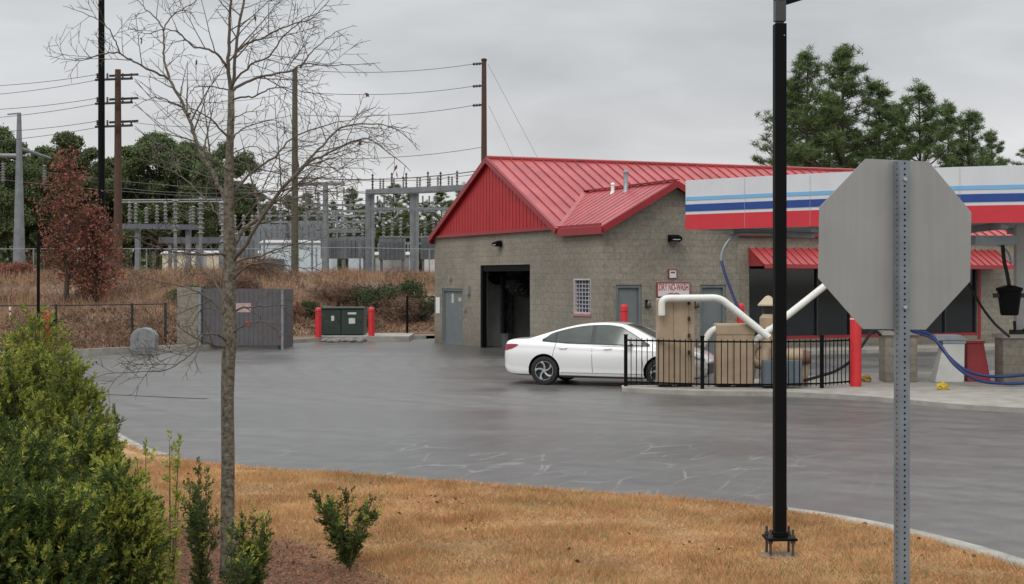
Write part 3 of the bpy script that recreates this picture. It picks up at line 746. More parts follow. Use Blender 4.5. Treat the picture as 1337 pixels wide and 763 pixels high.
# storefront
b = MB(); b.box((SX0+.05,.12,.45),(SX1-.05,.14,2.98)); sf = b.build('shop_window', M['glass_dark'], bld, local=True)
b = MB(); n = 7
b.box((SX0,.02,.42),(SX1,.17,.52)); b.box((SX0,.02,2.9),(SX1,.17,3.0))
b.build('sill', M['red_trim'], sf, local=True)
for i in range(n+1):
    b = MB(); xx=SX0+.001+(SX1-SX0-.062)*i/n; b.box((xx,.04,.521),(xx+.06,.16,2.899)); b.build('mullion', mat('bronze_mullion',(.03,.03,.03),rough=.4), sf, local=True)
b = MB(); b.box((SX1+.02,-.03,.3),(SX1+.14,-.003,3.1)); b.build('corner_post', M['red_trim'], bld, local=True)
# awning
AX0, AX1 = SX0-.02, bl(1311,345,1,-.5).x; AZ0, AZ1, AP = 3.50, 2.93, .95
b = MB(); b.prism([(AX0,-.003,AZ0),(AX1,-.003,AZ0),(AX1,-AP,AZ1),(AX0,-AP,AZ1)],(0,0,-.04))
xx = AX0
while xx <= AX1: b.beam((xx,-.003,AZ0+.02),(xx,-AP,AZ1+.02),.04,.04); xx += .3
b.box((AX0,-AP-.03,AZ1-.12),(AX1,-AP-.001,AZ1+.02))
b.prism([(AX0,-.003,AZ0-.04),(AX0,-AP,AZ1-.04),(AX0,-.003,AZ1-.04)],(.02,0,0)); b.prism([(AX1,-.003,AZ0-.04),(AX1,-AP,AZ1-.04),(AX1,-.003,AZ1-.04)],(-.02,0,0))
b.build('awning', M['red_roof'], bld, local=True)
b = MB(); b.box((WG,-2.0,-.02),(BLEN,-.001,.12)); b.box((WG,-2.08,-.02),(BLEN,-2.001,.13)); o=b.build('walkway', M['concrete']); o.location=P2; o.rotation_euler=(0,0,BA); struct(o)

# wall lights, boxes, signs : things hung on the wall
def wbox(name, lab, cat, px, py, axis, size, m, depth=.12, group=None, parts=None):
    val = 0.0 if axis == 0 else -WD
    c = bl(px,py,axis,val)
    if axis == 0: a=(-depth,c.y-size[0]/2,c.z-size[1]/2); e=(-.002,c.y+size[0]/2,c.z+size[1]/2)
    else: a=(c.x-size[0]/2,-WD-depth,c.z-size[1]/2); e=(c.x+size[0]/2,-WD-.002,c.z+size[1]/2)
    b = MB(); b.box(a,e); b.M=None
    me_o = b.build(name, m, bevel=.008); me_o.location=P2; me_o.rotation_euler=(0,0,BA)
    # recentre
    me = me_o.data; mid = Vector(((a[0]+e[0])/2,(a[1]+e[1])/2,a[2])); me.transform(Matrix.Translation(-mid)); me_o.location = BM_ @ mid
    return tag(me_o, lab, cat, group)
def floodlight(px, py, axis, lab):
    val = 0.0 if axis == 0 else -WD; c = bl(px,py,axis,val); n = Vector((-1,0,0)) if axis == 0 else Vector((0,-1,0)); t_ = Vector((0,1,0)) if axis == 0 else Vector((1,0,0))
    o = thing('wall_light', BM_ @ c, lab, 'light', 'floodlights on the building', rz=BA+(0 if axis == 1 else -math.pi/2))
    # local: x along wall, -y outwards
    b = MB(); b.box((-.09,-.04,-.07),(.09,-.002,.07)); b.build('base', M['black'], o, local=True)
    b = MB(); b.prism([(-.19,-.05,.10),(-.19,-.27,.02),(-.19,-.25,-.08),(-.19,-.05,-.13)],(.38,0,0)); h=b.build('housing', M['black'], o, local=True)
    b = MB(); b.prism([(-.13,-.262,-.0),(-.13,-.256,-.065),(-.13,-.08,-.128),(-.13,-.08,-.11)],(.26,0,0)); b.build('lens', mat('lens',(.5,.5,.48),rough=.3), h, local=True)
floodlight(654,318,0,'black floodlight above the open wash bay'); floodlight(878,311,1,'black floodlight under the small gable peak')
g='small fittings on the gable wall'
wbox('notice_board','white notice plate left of the service door','notice',572,399,0,(.42,.62),M['white_paint'],.02)
wbox('wall_box','small pale box high on the wall above the service door','box',589,364,0,(.12,.12),M['porcelain'],.1)
wbox('wall_box','pale vertical box between the service door and the wash bay','box',613,379,0,(.2,.32),M['porcelain'],.12)
wbox('wall_box','small pale switch box beside the service door handle','box',608,404,0,(.13,.13),M['porcelain'],.08)
def bell(px,py,lab):
    c = bl(px,py,1,-WD); o = thing('wall_lamp', BM_ @ c, lab, 'lamp', 'small wall lamps by the grey doors', rz=BA)
    b = MB(); b.box((-.07,-.03,-.12),(.07,-.002,.12)); b.build('base', M['black'], o, local=True)
    b = MB(); b.lathe((0,-.10,-.12),[(.05,0),(.075,.03),(.075,.1),(.04,.2),(.01,.24)],10); b.build('globe', mat('lamp_body',(.12,.11,.1),rough=.3,metal=.4), o, local=True, smooth=True)
bell(845,397,'small dark wall lamp left of the red lettered sign'); bell(908,397,'small dark wall lamp left of the door behind the tanks')

def text_mesh(s, size, ext=.002):
    cu = bpy.data.curves.new('txt','FONT'); cu.body = s; cu.size = size; cu.align_x='CENTER'; cu.align_y='CENTER'; cu.extrude = ext; cu.offset = .004
    o = bpy.data.objects.new('txt', cu); COL.objects.link(o); bpy.context.view_layer.update()
    me = bpy.data.meshes.new_from_object(o.evaluated_get(bpy.context.evaluated_depsgraph_get())); bpy.data.objects.remove(o); bpy.data.curves.remove(cu)
    return me
def panel_sign(px0,px1,py0,py1,lab):
    a = bl(px0,py0,1,-WD); c = bl(px1,py1,1,-WD); w=c.x-a.x; h=a.z-bl(px0,py1,1,-WD).z
    mid = Vector(((a.x+c.x)/2,-WD,(a.z+c.z)/2))
    o = thing('wall_sign', BM_ @ mid, lab, 'sign', rz=BA)
    b = MB(); b.box((-w/2,-.05,-h/2),(w/2,-.012,h/2)); b.build('panel', mat('sign_white',(.70,.66,.64),rough=.5,var=.1), o, local=True)
    b = MB(); t=.03
    b.box((-w/2-t,-.06,-h/2),(-w/2-.001,-.003,h/2)); b.box((-w/2-t,-.06,h/2+.001),(w/2+t,-.003,h/2+t)); b.box((w/2+.001,-.06,-h/2),(w/2+t,-.003,h/2)); b.build('border', mat('sign_border',(.30,.06,.06),rough=.5), o, local=True)
    return o, w, h
REDT = mat('sign_red',(.45,.06,.07),rough=.5)
sg, w, h = panel_sign(858,899,370,387,'white sign with red lettering and a red swoosh between the two grey doors')
me = text_mesh('DRY NO-WASH', .29); me.transform(Matrix.Rotation(math.radians(90),4,'X') @ Matrix.Scale(.88,4,(1,0,0))); me.transform(Matrix.Translation((0,-.054,.07)))
wd = max(v.co.x for v in me.vertices)-min(v.co.x for v in me.vertices); k=(w-.08)/wd; me.transform(Matrix.Scale(k,4,(1,0,0)))
link('lettering', me, REDT, sg)
b = MB(); pts=[(-.24,-.16),(-.16,-.10),(-.05,-.085),(.0,-.12),(.05,-.085),(.16,-.10),(.24,-.16),(.14,-.13),(.05,-.115),(.0,-.15),(-.05,-.115),(-.14,-.13)]
b.prism([(x,-.052,z) for x,z in pts],(0,-.004,0)); b.build('emblem', REDT, sg, local=True)
sg2, w, h = panel_sign(873,882,353,363,'tiny white plate above the red lettered sign')
b = MB(); b.box((-w*.3,-.054,h*.1),(w*.3,-.0505,h*.3)); b.build('lettering', mat('ink',(.08,.08,.12),rough=.6), sg2, local=True)

# ================================================================ CANOPY
def canopy():
    fp = [(4.55,38.0),(5.9,36.75),(7.3,35.5),(8.8,34.3),(10.3,33.35),(11.8,32.8),(13.3,32.6),(15.0,32.9),(17,33.8),(19,35.2),(21,37)]
    fp = [Vector(p)*.94 for p in smooth_poly([Vector(p) for p in fp],3)]
    o = thing('vacuum_canopy', (9.0,34.8,.10), 'curved vacuum bay canopy with red, blue and light blue stripes on a white fascia', 'canopy')
    z0, z1 = 3.685, 4.90
    ctr = Vector((13.3,52)); D = 5.2
    def inner(p, d): return p+(Vector((11.8,44))-p).normalized()*d
    def band(name, za, zb, out, m, bk=.05):
        b = MB(); vs=[]
        for p in fp:
            q = inner(p,-out); r = inner(p,bk)
            vs += [(q.x,q.y,za),(q.x,q.y,zb),(r.x,r.y,zb),(r.x,r.y,za)]
        n=len(fp); fs=[]
        for i in range(n-1):
            for k in range(4):
                fs.append((i*4+k,(i+1)*4+k,(i+1)*4+(k+1)%4,i*4+(k+1)%4))
        fs += [(0,1,2,3),tuple((n-1)*4+k for k in (3,2,1,0))]
        b.add(vs,fs); return b.build(name, m, o)
    WF = mat('fascia_white',(.62,.63,.65),rough=.4,var=.06,scale=2); 
    fa = band('fascia', z0, z1, 0, WF, .2)
    st = [('red_stripe',z0-.004,4.056,mat('stripe_red',(.56,.03,.045),rough=.4,var=.08)),('blue_stripe',4.131,4.305,mat('stripe_blue',(.015,.06,.26),rough=.4,var=.08)),('light_blue_stripe',4.40,4.488,mat('stripe_light_blue',(.18,.42,.68),rough=.4,var=.05))]
    for nm,a,c,m in st:
        x = band(nm,a,c,.012,m,-.002); x.parent=fa
    # panel joints as thin grooves
    for i in range(3,len(fp)-1,3):
        b = MB(); q=inner(fp[i],-.014); b.box((q.x-.003,q.y-.002,z0+.01),(q.x+.003,q.y+.002,z1-.02)); pj=b.build('panel_joint', mat('joint_grey',(.42,.42,.43),rough=.6), fa)
    # roof deck and soffit
    b = MB(); back=[inner(p,D) for p in fp]; ins=[inner(p,.2) for p in fp]; n=len(fp)
    for za,zb in ((z0+.02,z0+.10),(z1-.35,z1-.28)):
        vs=[]
        for p,q in zip(ins,back): vs += [(p.x,p.y,za),(q.x,q.y,za),(q.x,q.y,zb),(p.x,p.y,zb)]
        fs=[]
        for i in range(n-1):
            for k in range(4): fs.append((i*4+k,(i+1)*4+k,(i+1)*4+(k+1)%4,i*4+(k+1)%4))
        fs += [(0,1,2,3),tuple((n-1)*4+k for k in (3,2,1,0))]
        b.add(vs,fs)
    b.build('soffit', mat('soffit_grey',(.30,.30,.30),rough=.5,var=.15,scale=1), o)
    # back and end fascia
    b = MB()
    for P in (back,):
        for i in range(n-1): 
            p,q=P[i],P[i+1]; b.beam((p.x,p.y,(z0+z1)/2),(q.x,q.y,(z0+z1)/2),.12,z1-z0)
    for i in (0,-1):
        p,q=ins[i],back[i]; b.beam((p.x,p.y,(z0+z1)/2-.003),(q.x,q.y,(z0+z1)/2-.003),.12,z1-z0-.02)
    b.build('rear_fascia', WF, o)
    for i in range(2,n-1,4):
        b=MB(); p,q=inner(fp[i],.4),inner(fp[i],D-.2); b.beam((p.x,p.y,z0-.05),(q.x,q.y,z0-.05),.16,.13); b.build('cross_beam', M['galv'], o)
    for px,Y in ((1177,34.2),(1331,33.6),(1500,33.6)):
        c=at(px,400,Y); b=MB(); b.cbox((c.x,c.y,1.2 if px<1400 else .08),(.2,.2,z0-1.17 if px<1400 else z0-.06)); b.build('column', mat('column_white',(.5,.5,.49),rough=.45,var=.1), o)
    # strip light under the soffit
    c=at(1297,314,32.4); b=MB(); b.cbox((c.x,c.y,c.z-.1),(1.0,.5,.2),rz=.05); b.build('ceiling_fixture', M['galv'], o)
canopy()

# ================================================================ ISLAND EQUIPMENT
IZ=.10
def pier(px0,px1,pt,Y,lab,cap):
    a=at(px0,pt,Y); c=at(px1,pt,Y); w=c.x-a.x; x=(a.x+c.x)/2
    o=thing('block_pier',(x,Y,IZ),lab,'pier','block piers under the canopy')
    b=MB(); b.box((-w/2,0,0),(w/2,.6,a.z-IZ)); b.build('base', M['block'], o, local=True, bevel=.01)
    b=MB(); b.box((-w/2-.05,-.05,a.z-IZ+.001),(w/2+.05,.65,a.z-IZ+.09)); b.build('cap', M['concrete'], o, local=True)
    return o, a.z-IZ+.09
o1,t1=pier(1156,1198,438,33.3,'grey block pier directly behind the octagonal sign post',0)
o2,t2=pier(1310,1352,442,33.2,'grey block pier cut by the right edge of the photo',0)
def claw(o,x,z,lab):   # nozzle holder on a pier
    b=MB(); b.cbox((x,.1,z),(.34,.2,.1)); 
    for s in (-1,1): b.tube([(x+.1*s,.05,z+.08),(x+.13*s,-.08,z+.14),(x+.16*s,-.14,z+.3)],.035,8)
    m=b.build('nozzle_cradle', M['rubber'], o, local=True, smooth=True, angle=40)
claw(o1,.0,t1,''); claw(o1,.25,t1,''); claw(o2,.0,t2,'')
# two big tanks
def tank(px0,px1,pt,Y,lab,lid,label_dep):
    a=at(px0,pt,Y); c=at(px1,pt,Y); w=c.x-a.x; h=a.z-IZ; x=(a.x+c.x)/2
    o=thing('vacuum_tank',(x,Y,IZ),lab,'vacuum tank','tan vacuum tanks behind the black railing')
    b=MB(); b.box((-w/2,0,.06),(w/2-.13 if not lid else w/2,.5,h)); bo=b.build('body', M['tan_paint'], o, local=True, bevel=.03)
    if not lid:
        b=MB(); b.box((w/2-.128,.04,.06),(w/2,.48,h-.03)); s_=b.build('side_panel', M['tan_paint'], o, local=True, bevel=.01)
        for z in (h*.93,h*.75,h*.56,h*.37): 
            b=MB(); b.cbox((w/2-.125,-.015,z),(.05,.05,.09)); b.build('hinge', M['dark_iron'], o, local=True)
    else:
        b=MB(); b.box((-w/2-.015,-.015,h-.26),(w/2+.015,.515,h+.001)); b.build('lid', M['tan_paint'], o, local=True, bevel=.04)
    b=MB()
    for s in (-1,1): b.cbox((s*w*.27,.35,0),(w*.36,.45,.059))
    b.build('skid', M['dark_iron'], o, local=True)
    b=MB(); b.box((-w*.08,-.006,h*.1),(-w*.075,-.001,h*.95)); b.build('seam', M['dark_iron'], bo, local=True)
    return o
tank(859,907,390,31.8,'taller tan box tank in front of the red lettered sign',False,0)
tank(936,985,423,31.7,'shorter tan lidded tank in the middle of the railing',True,0)
def pipe(name,pts,r,m,lab,cat,group=None,n=12):
    P=[Vector(p) for p in pts]; 
    # round the corners
    Q=[P[0]]
    for i in range(1,len(P)-1):
        a,b_,c=P[i-1],P[i],P[i+1]; k=min(.16,(a-b_).length*.4,(c-b_).length*.4)
        p1=b_+(a-b_).normalized()*k; p2=b_+(c-b_).normalized()*k
        for t in (0,.25,.5,.75,1): Q.append(p1*(1-t)**2+b_*2*t*(1-t)+p2*t*t)
    Q.append(P[-1]); b=MB(); b.tube(Q,r,n); org=Q[-1] if Q[-1].z<Q[0].z else Q[0]
    return tag(b.build(name,m,origin=org,smooth=True,angle=50),lab,cat,group)
Yp=31.65
pipe('white_pipe',[at(864,412,Yp),at(864,390,Yp),at(940,389,Yp),at(1004,441,Yp-.1)],.078,M['pvc'],'long white pipe running over the taller tank and down to the blower','pipe','white vacuum pipes')
pipe('white_pipe',[at(917,452,31.9),at(928,432,31.85),at(945,427,31.8)],.078,M['pvc'],'short curved white pipe entering the shorter tank','pipe','white vacuum pipes')
pipe('white_pipe',[at(980,450,31.8),at(1085,367,32.4),at(1140,320,33.0),at(1150,292,33.4)],.078,M['pvc'],'slanting white pipe rising behind the octagonal sign to the canopy','pipe','white vacuum pipes')
# blower with volute and vent stack
def blower():
    c=at(994,503,31.9); o=thing('vacuum_blower',(c.x,c.y,IZ),'tan centrifugal blower with a round snail housing between tank and grey cabinet','blower','tan blowers')
    b=MB(); pts=[]; rd=[]
    for i in range(22):
        a=math.radians(-60+i*17); r=.22; pts.append((r*math.cos(a),0,.72+r*math.sin(a))); rd.append(.06+.003*i)
    pts.append((pts[-1][0]-.03,0,1.05)); rd.append(.12)
    b.tube(pts,rd,10); b.build('volute', M['tan_paint'], o, local=True, smooth=True)
    b=MB(); b.tube([(0,.15,.72),(0,-.08,.72)],[.15,.13],14); b.build('hub', M['tan_paint'], o, local=True, smooth=True, angle=40)
    b=MB(); b.tube([(0,.16,.72),(0,.5,.72)],.13,14); b.build('motor', M['dark_iron'], o, local=True, smooth=True, angle=40)
    for s in (-1,1):
        b=MB(); b.beam((s*.22,0,0.0),(s*.12,0,.52),.08,.06); b.build('leg', M['tan_paint'], o, local=True)
    b=MB(); b.box((-.28,-.15,0),(.28,.45,.05)); b.build('base', M['dark_iron'], o, local=True)
    c=at(1003,503,32.1); v=thing('vent_stack',(c.x,c.y,IZ),'tan vent stack with a pointed cap beside the black light pole','vent')
    b=MB(); b.lathe((0,0,0),[(.17,0),(.17,.75),(.13,.85),(.13,1.25),(.19,1.30),(.19,1.52),(.12,1.6)],14); b.build('pipe', M['tan_paint'], v, local=True, smooth=True, angle=35)
    b=MB(); b.lathe((0,0,1.6),[(.12,0),(.14,.03),(.14,.16),(.12,.18)],14); b.build('collar', M['dark_iron'], v, local=True, smooth=True, angle=35)
    b=MB(); b.lathe((0,0,1.78),[(.23,0),(.23,.03),(.12,.15),(.06,.21),(.01,.23)],14); b.build('cap', mat('cream_cap',(.5,.42,.28),rough=.5), v, local=True, smooth=True, angle=35)
    c=at(1040,503,31.95); m_=thing('vacuum_motor',(c.x,c.y,IZ),'tan and rust red motor above the grey cabinet behind the railing','motor')
    b=MB(); b.tube([(-.42,.1,.66),(.12,.1,.66)],[.17,.19],14); b.build('casing', M['tan_paint'], m_, local=True, smooth=True, angle=40)
    b=MB(); b.tube([(.121,.1,.64),(.3,.1,.64)],[.17,.15],14); b.build('end_bell', mat('rust_red',(.20,.11,.08),rough=.7), m_, local=True, smooth=True, angle=40)
    for x in (-.3,.15):
        b=MB(); b.beam((x,.1,0),(x,.1,.5),.08,.25); b.build('leg', M['tan_paint'], m_, local=True)
    c=at(1022,505,31.45); g_=thing('control_cabinet',(c.x,c.y,IZ),'blue grey electrical cabinet behind the black light pole','cabinet')
    BG=mat('blue_grey_paint',(.12,.15,.175),rough=.5,var=.15)
    b=MB(); b.box((-.42,0,.05),(.42,.3,.60)); bo=b.build('body', BG, g_, local=True, bevel=.01)
    for s in (0,1):
        b=MB(); b.box((-.40+s*.41,-.02,.08),(-.01+s*.41,-.001,.57)); d=b.build('door', BG, g_, local=True, bevel=.005)
        b=MB(); b.box((-.07+s*.13,-.04,.3),(-.05+s*.13,-.0205,.38)); b.build('handle', M['dark_iron'], d, local=True)
blower()
# railing
def railing():
    P=[gp(817,504.5,IZ),gp(917,508,IZ),gp(1000,508.5,IZ),gp(1073,507,IZ),gp(1114,504,IZ)]
    base=P[0]; o=thing('black_railing',base,'low black picket railing in front of the tan vacuum tanks','railing')
    H=1.07
    for i,p in enumerate(P):
        if i==2: continue
        b=MB(); b.cbox((p.x,p.y,IZ-.01),(.075 if i<4 else .13,.075,H+.06)); 
        b.cbox((p.x,p.y,IZ+H+.05),(.09 if i<4 else .14,.09,.03)); b.build('post', M['black'], o)
    for i in range(len(P)-1):
        a,c=P[i],P[i+1]; b=MB(); 
        for z in (.10,H-.05): b.beam(a+Vector((0,0,z)),c+Vector((0,0,z)),.03,.035)
        L=(c-a).length; n=int(L/.125)
        for k in range(1,n): 
            q=a+(c-a)*(k/n); b.box((q.x-.009,q.y-.009,IZ+.05),(q.x+.009,q.y+.009,IZ+H))
        b.build('picket_panel', M['black'], o)
railing()
def bollard(name,p,h,r,lab,group='red safety bollards',band=False):
    o=thing(name,p,lab,'bollard',group)
    b=MB(); b.lathe((0,0,-.02),[(r,0),(r,h-r*.8),(r*.92,h-r*.35),(r*.6,h-r*.08),(.01,h)],14); b.build('sleeve', M['red_paint'], o, local=True, smooth=True, angle=50)
    b=MB(); z=h*.86; b.lathe((0,0,z),[(r+.001,0),(r+.004,.004),(r+.004,.022),(r+.001,.026)],14,cap=False); b.build('band', M['white_paint'] if band else mat('dark_red',(.3,.02,.02),rough=.5), o, local=True)
    return o
p=gp(1118,505,IZ); bollard('red_bollard',(p.x,p.y+.05,IZ),1.72,.125,'tall red bollard at the right end of the black railing',band=True)
def fromwall(px,d,axis=1):
    c=bl(px,400,1,-WD-d); q=BM_@c; return (q.x,q.y,0)
bollard('red_bollard',fromwall(815,.8),1.75,.11,'red bollard behind the white car in front of the left grey door')
bollard('red_bollard',fromwall(967,.8),1.75,.11,'red bollard behind the short tan tank near the shop window')
bollard('red_bollard',gp(415.5,446,.0),1.36,.125,'red bollard left of the green transformer',band=False)
bollard('red_bollard',gp(485,445.5,.0),1.36,.125,'red bollard right of the green transformer')
# hoses
def hose(pts,r,m,lab,group='vacuum hoses'):
    P=smooth_poly([Vector(p) for p in pts],6); b=MB(); b.tube(P,r,8); return tag(b.build('vacuum_hose',m,origin=P[-1],smooth=True),lab,'hose',group)
hose([at(1026,307,35.83),at(985,305,35.46),at(962,306,35.17),at(950,316,35.08),at(943,330,35.08),at(942,341,35.08)],.035,M['galv'],'grey curved hose arm under the left end of the canopy')
hose([at(942,341,35.08),at(946,356,34.99),at(954,378,34.89),at(962,398,34.80),at(972,418,34.70),at(985,432,34.51)],.035,M['blue_hose'],'dark blue hose hanging from the left end of the canopy')
hose([at(1150,438,33.10),at(1140,432,33.00),at(1128,448,32.63),at(1112,470,32.25),at(1092,484,32.06),at(1068,492,31.97),at(1050,497,31.87)],.035,M['rubber'],'black hose lying from the block pier to behind the railing')
hose([at(1190,432,33.00),at(1215,437,32.63),at(1235,462,32.34),at(1262,484,32.16),at(1298,492,32.06),at(1345,489,32.06)],.035,M['blue_hose'],'upper drooping blue hose between the block piers')
hose([at(1192,433,33.00),at(1222,445,32.44),at(1246,476,32.06),at(1275,496,31.97),at(1312,501,31.97),at(1350,500,31.97)],.035,M['blue_hose'],'lower drooping blue hose between the block piers')
hose([at(1262,366,33.95),at(1280,398,33.57),at(1298,422,33.19),at(1318,440,32.91)],.03,M['rubber'],'black hose slanting down from behind the octagonal sign to the right pier')
hose([at(1309,318,32.82),at(1311,340,32.82),at(1315,358,32.82),at(1318,375,32.82)],.045,M['rubber'],'short thick black hose holding the hanging black canister')
hose([at(1255,318,33.48),at(1275,312,33.48),at(1300,318,33.48),at(1316,330,33.48),at(1320,345,33.48)],.025,M['galv'],'grey thin curved pipe under the right part of the canopy')
c=at(1318,412,32.82); o=thing('hanging_canister',c,'black tapered canister hanging under the canopy','canister')
b=MB(); b.lathe((0,0,0),[(.17,0),(.20,.02),(.27,.55),(.30,.56),(.30,.62),(.1,.68)],14); b.build('body', M['black'], o, local=True, smooth=True, angle=35)
b=MB(); b.box((-.36,-.06,.40),(.36,.06,.50)); b.build('bracket', M['dark_iron'], o, local=True)
c=at(1330,425,32.91)
# tapered bins
def bin_(px0,px1,pxt0,pxt1,py0,py1,Y,m,lab,lid=False):
    a=at(px0,py1,Y); zt=at(px0,py0,Y).z; x0,x1=at(px0,py1,Y).x,at(px1,py1,Y).x; t0,t1=at(pxt0,py0,Y).x,at(pxt1,py0,Y).x; cx=(x0+x1)/2
    o=thing('litter_bin',(cx,Y,IZ),lab,'bin','tapered bins between the block piers')
    b=MB(); h=zt-IZ; vs=[]
    for (l,r,z,dy) in ((x0-cx,x1-cx,0.0,.0),(t0-cx,t1-cx,h,.12)): vs += [(l,dy,z),(r,dy,z),(r,.5-dy,z),(l,.5-dy,z)]
    b.add(vs,[(0,3,2,1),(4,5,6,7),(0,1,5,4),(1,2,6,5),(2,3,7,6),(3,0,4,7)]); b.build('body', m, o, local=True, bevel=.015)
    b=MB(); b.box((t0-cx-.02,.10,h+.001),(t1-cx+.02,.40,h+.06)); b.build('rim', M['galv'] if lid else m, o, local=True)
    if lid:
        b=MB(); b.prism([(t0-cx-.25,.08,h+.062),(t0-cx-.15,.08,h+.2),(t1-cx-.1,.08,h+.2),(t1-cx+.08,.08,h+.062)],(0,.36,0)); b.build('hood', M['galv'], o, local=True, bevel=.02)
bin_(1221,1259,1234,1262,449,495,33.3,mat('bin_white',(.55,.55,.52),rough=.5,var=.1),'white tapered bin under the canopy',True)
bin_(1263,1294,1265,1287,449,493,33.5,mat('bin_red',(.28,.02,.025),rough=.5,var=.2),'dark red tapered bin beside the white one')
for px,py,lab,m in ((1231,509,'crumpled yellow cloth on the concrete by the white bin',mat('yellow_cloth',(.55,.36,.04),rough=.8,var=.4,scale=8)),(1131,499,'small ochre cloth on the concrete right of the tall red bollard',mat('ochre_cloth',(.32,.2,.04),rough=.8,var=.4,scale=8))):
    p=gp(px,py,IZ); bm=bmesh.new(); bmesh.ops.create_icosphere(bm,subdivisions=3,radius=.13)
    for v in bm.verts: 
        n_=noise.noise(v.co*14+Vector((px,0,0))); v.co*=1+.5*n_; v.co.z=max(-.06,v.co.z*.8)
    me=bpy.data.meshes.new('cloth'); bm.to_mesh(me); bm.free(); o=link('cloth',me,m); o.location=(p.x,p.y,IZ+.055); tag(o,lab,'cloth')
# ================================================================ CAR
def interp(T, x):
    if x <= T[0][0]: return T[0][1]
    for (a,fa),(c,fc) in zip(T,T[1:]):
        if x <= c:
            t=(x-a)/(c-a); return fa+(fc-fa)*t
    return T[-1][1]
def sint(T, x):   # smooth (catmull) interpolation
    n=len(T)
    if x<=T[0][0]: return T[0][1]
    if x>=T[-1][0]: return T[-1][1]
    for i in range(n-1):
        if x<=T[i+1][0]:
            x0,y0=T[i]; x1,y1=T[i+1]; h=x1-x0; t=(x-x0)/h
            m0=(y1-(T[i-1][1] if i>0 else y0))/(x1-(T[i-1][0] if i>0 else x0-h)) ; m1=((T[i+2][1] if i+2<n else y1)-y0)/((T[i+2][0] if i+2<n else x1+h)-x0)
            return (2*t**3-3*t*t+1)*y0+(t**3-2*t*t+t)*h*m0+(-2*t**3+3*t*t)*y1+(t**3-t*t)*h*m1
def make_car():
    th=math.radians(-20); rear=gp(712,502.5); fw=Vector((math.cos(th),math.sin(th),0)); lf=Vector((-math.sin(th),math.cos(th),0))
    RX=1.08; org=rear-fw*RX+lf*.80       # local origin: rear bumper, centre line
    car=thing('white_sedan',org,'white four door sedan parked behind the black railing with its rear wheel in view','car',rz=th)
    HW=[(0,.60),(.03,.70),(.12,.80),(.35,.88),(.8,.915),(2.4,.925),(3.9,.915),(4.4,.87),(4.65,.78),(4.8,.66),(4.89,.5)]
    TOP=[(0,.86),(.03,.985),(.10,1.045),(.35,1.075),(.7,1.08),(1.2,1.03),(2.0,1.0),(3.0,1.0),(3.6,1.02),(3.85,.985),(4.3,.90),(4.6,.81),(4.8,.70),(4.89,.6)]
    SH=[(0,.80),(.05,.93),(.12,.985),(.5,1.00),(1.0,.995),(2.0,.955),(3.0,.93),(3.7,.915),(4.2,.86),(4.6,.77),(4.8,.66),(4.89,.57)]
    BOT=[(0,.42),(.06,.30),(.25,.22),(.6,.20),(4.3,.18),(4.7,.20),(4.86,.25),(4.89,.3)]
    xs=[0,.015,.03,.06,.10,.16,.24,.34,.46,.6,.75,.9]+[1.0+.15*i for i in range(20)]+[3.95,4.1,4.25,4.38,4.5,4.6,4.68,4.75,4.8,4.84,4.87,4.89]
    def sec(x):
        w=sint(HW,x); t=sint(TOP,x); s=min(sint(SH,x),t-.012); b=sint(BOT,x); h=s-b
        L=[(0,b),(.6,b),(.86,b+.01),(.955,b+.05),(.985,b+.12),(.975,b+.17),(.985,b+.24),(1.0,b+h*.5),(.998,b+h*.62),(.99,b+h*.76),(.972,b+h*.80),(.968,b+h*.86),(.945,b+h*.95),(.90,s+.0),(.84,s+(t-s)*.35),(.70,s+(t-s)*.7),(.4,t-.004),(0,t)]
        return [(y*w,z) for y,z in L]
    b=MB(); rings=[]
    for x in xs:
        r=sec(x); full=[(x,-y,z) for y,z in r]+[(x,y,z) for y,z in r[-2:0:-1]]
        rings.append(full)
    n=len(rings[0]); vs=[v for r in rings for v in r]; fs=[]
    for i in range(len(rings)-1):
        for k in range(n): fs.append((i*n+k,(i+1)*n+k,(i+1)*n+(k+1)%n,i*n+(k+1)%n))
    fs += [tuple(range(n)), tuple((len(rings)-1)*n+k for k in range(n))[::-1]]
    b.add(vs,fs)
    m,nt,pb=newmat('white_car_paint'); pb.inputs['Base Color'].default_value=(.80,.80,.80,1); pb.inputs['Roughness'].default_value=.25; pb.inputs['Coat Weight'].default_value=1.0; pb.inputs['Coat Roughness'].default_value=.02
    tc=nt.n('ShaderNodeTexCoord'); no=nt.n('ShaderNodeTexNoise',i_Scale=2.5,i_Detail=5.0); nt.l(tc.outputs['Object'],no.inputs['Vector']); mxx=nt.n('ShaderNodeMix',data_type='RGBA'); nt.l(no.outputs['Fac'],mxx.inputs[0]); mxx.inputs[6].default_value=(.80,.80,.79,1); mxx.inputs[7].default_value=(.74,.74,.73,1); nt.l(mxx.outputs[2],pb.inputs['Base Color'])
    paint=m; inner=mat('wheel_well',(.012,.012,.012),rough=.8)
    body=b.build('body',[paint,inner],car,local=True,smooth=True,angle=35)
    # wheel wells by boolean
    bm=bmesh.new(); bm.from_mesh(body.data); bmesh.ops.recalc_face_normals(bm,faces=bm.faces); bm.to_mesh(body.data); bm.free()
    for wx in (RX,RX+2.776):
        for s in (-1,1):
            c=MB(); c.tube([(wx,s*.62,.345),(wx,s*1.1,.345)],.385,40); co=c.build('cutter',[inner],None,smooth=False); 
            bm=bmesh.new(); bm.from_mesh(co.data); bmesh.ops.recalc_face_normals(bm,faces=bm.faces); bm.to_mesh(co.data); bm.free()
            co.parent=car; md=body.modifiers.new('w','BOOLEAN'); md.object=co; md.operation='DIFFERENCE'; md.solver='EXACT'; md.material_mode='TRANSFER'
    bpy.context.view_layer.update()
    me=bpy.data.meshes.new_from_object(body.evaluated_get(bpy.context.evaluated_depsgraph_get()))
    body.modifiers.clear(); body.data=me
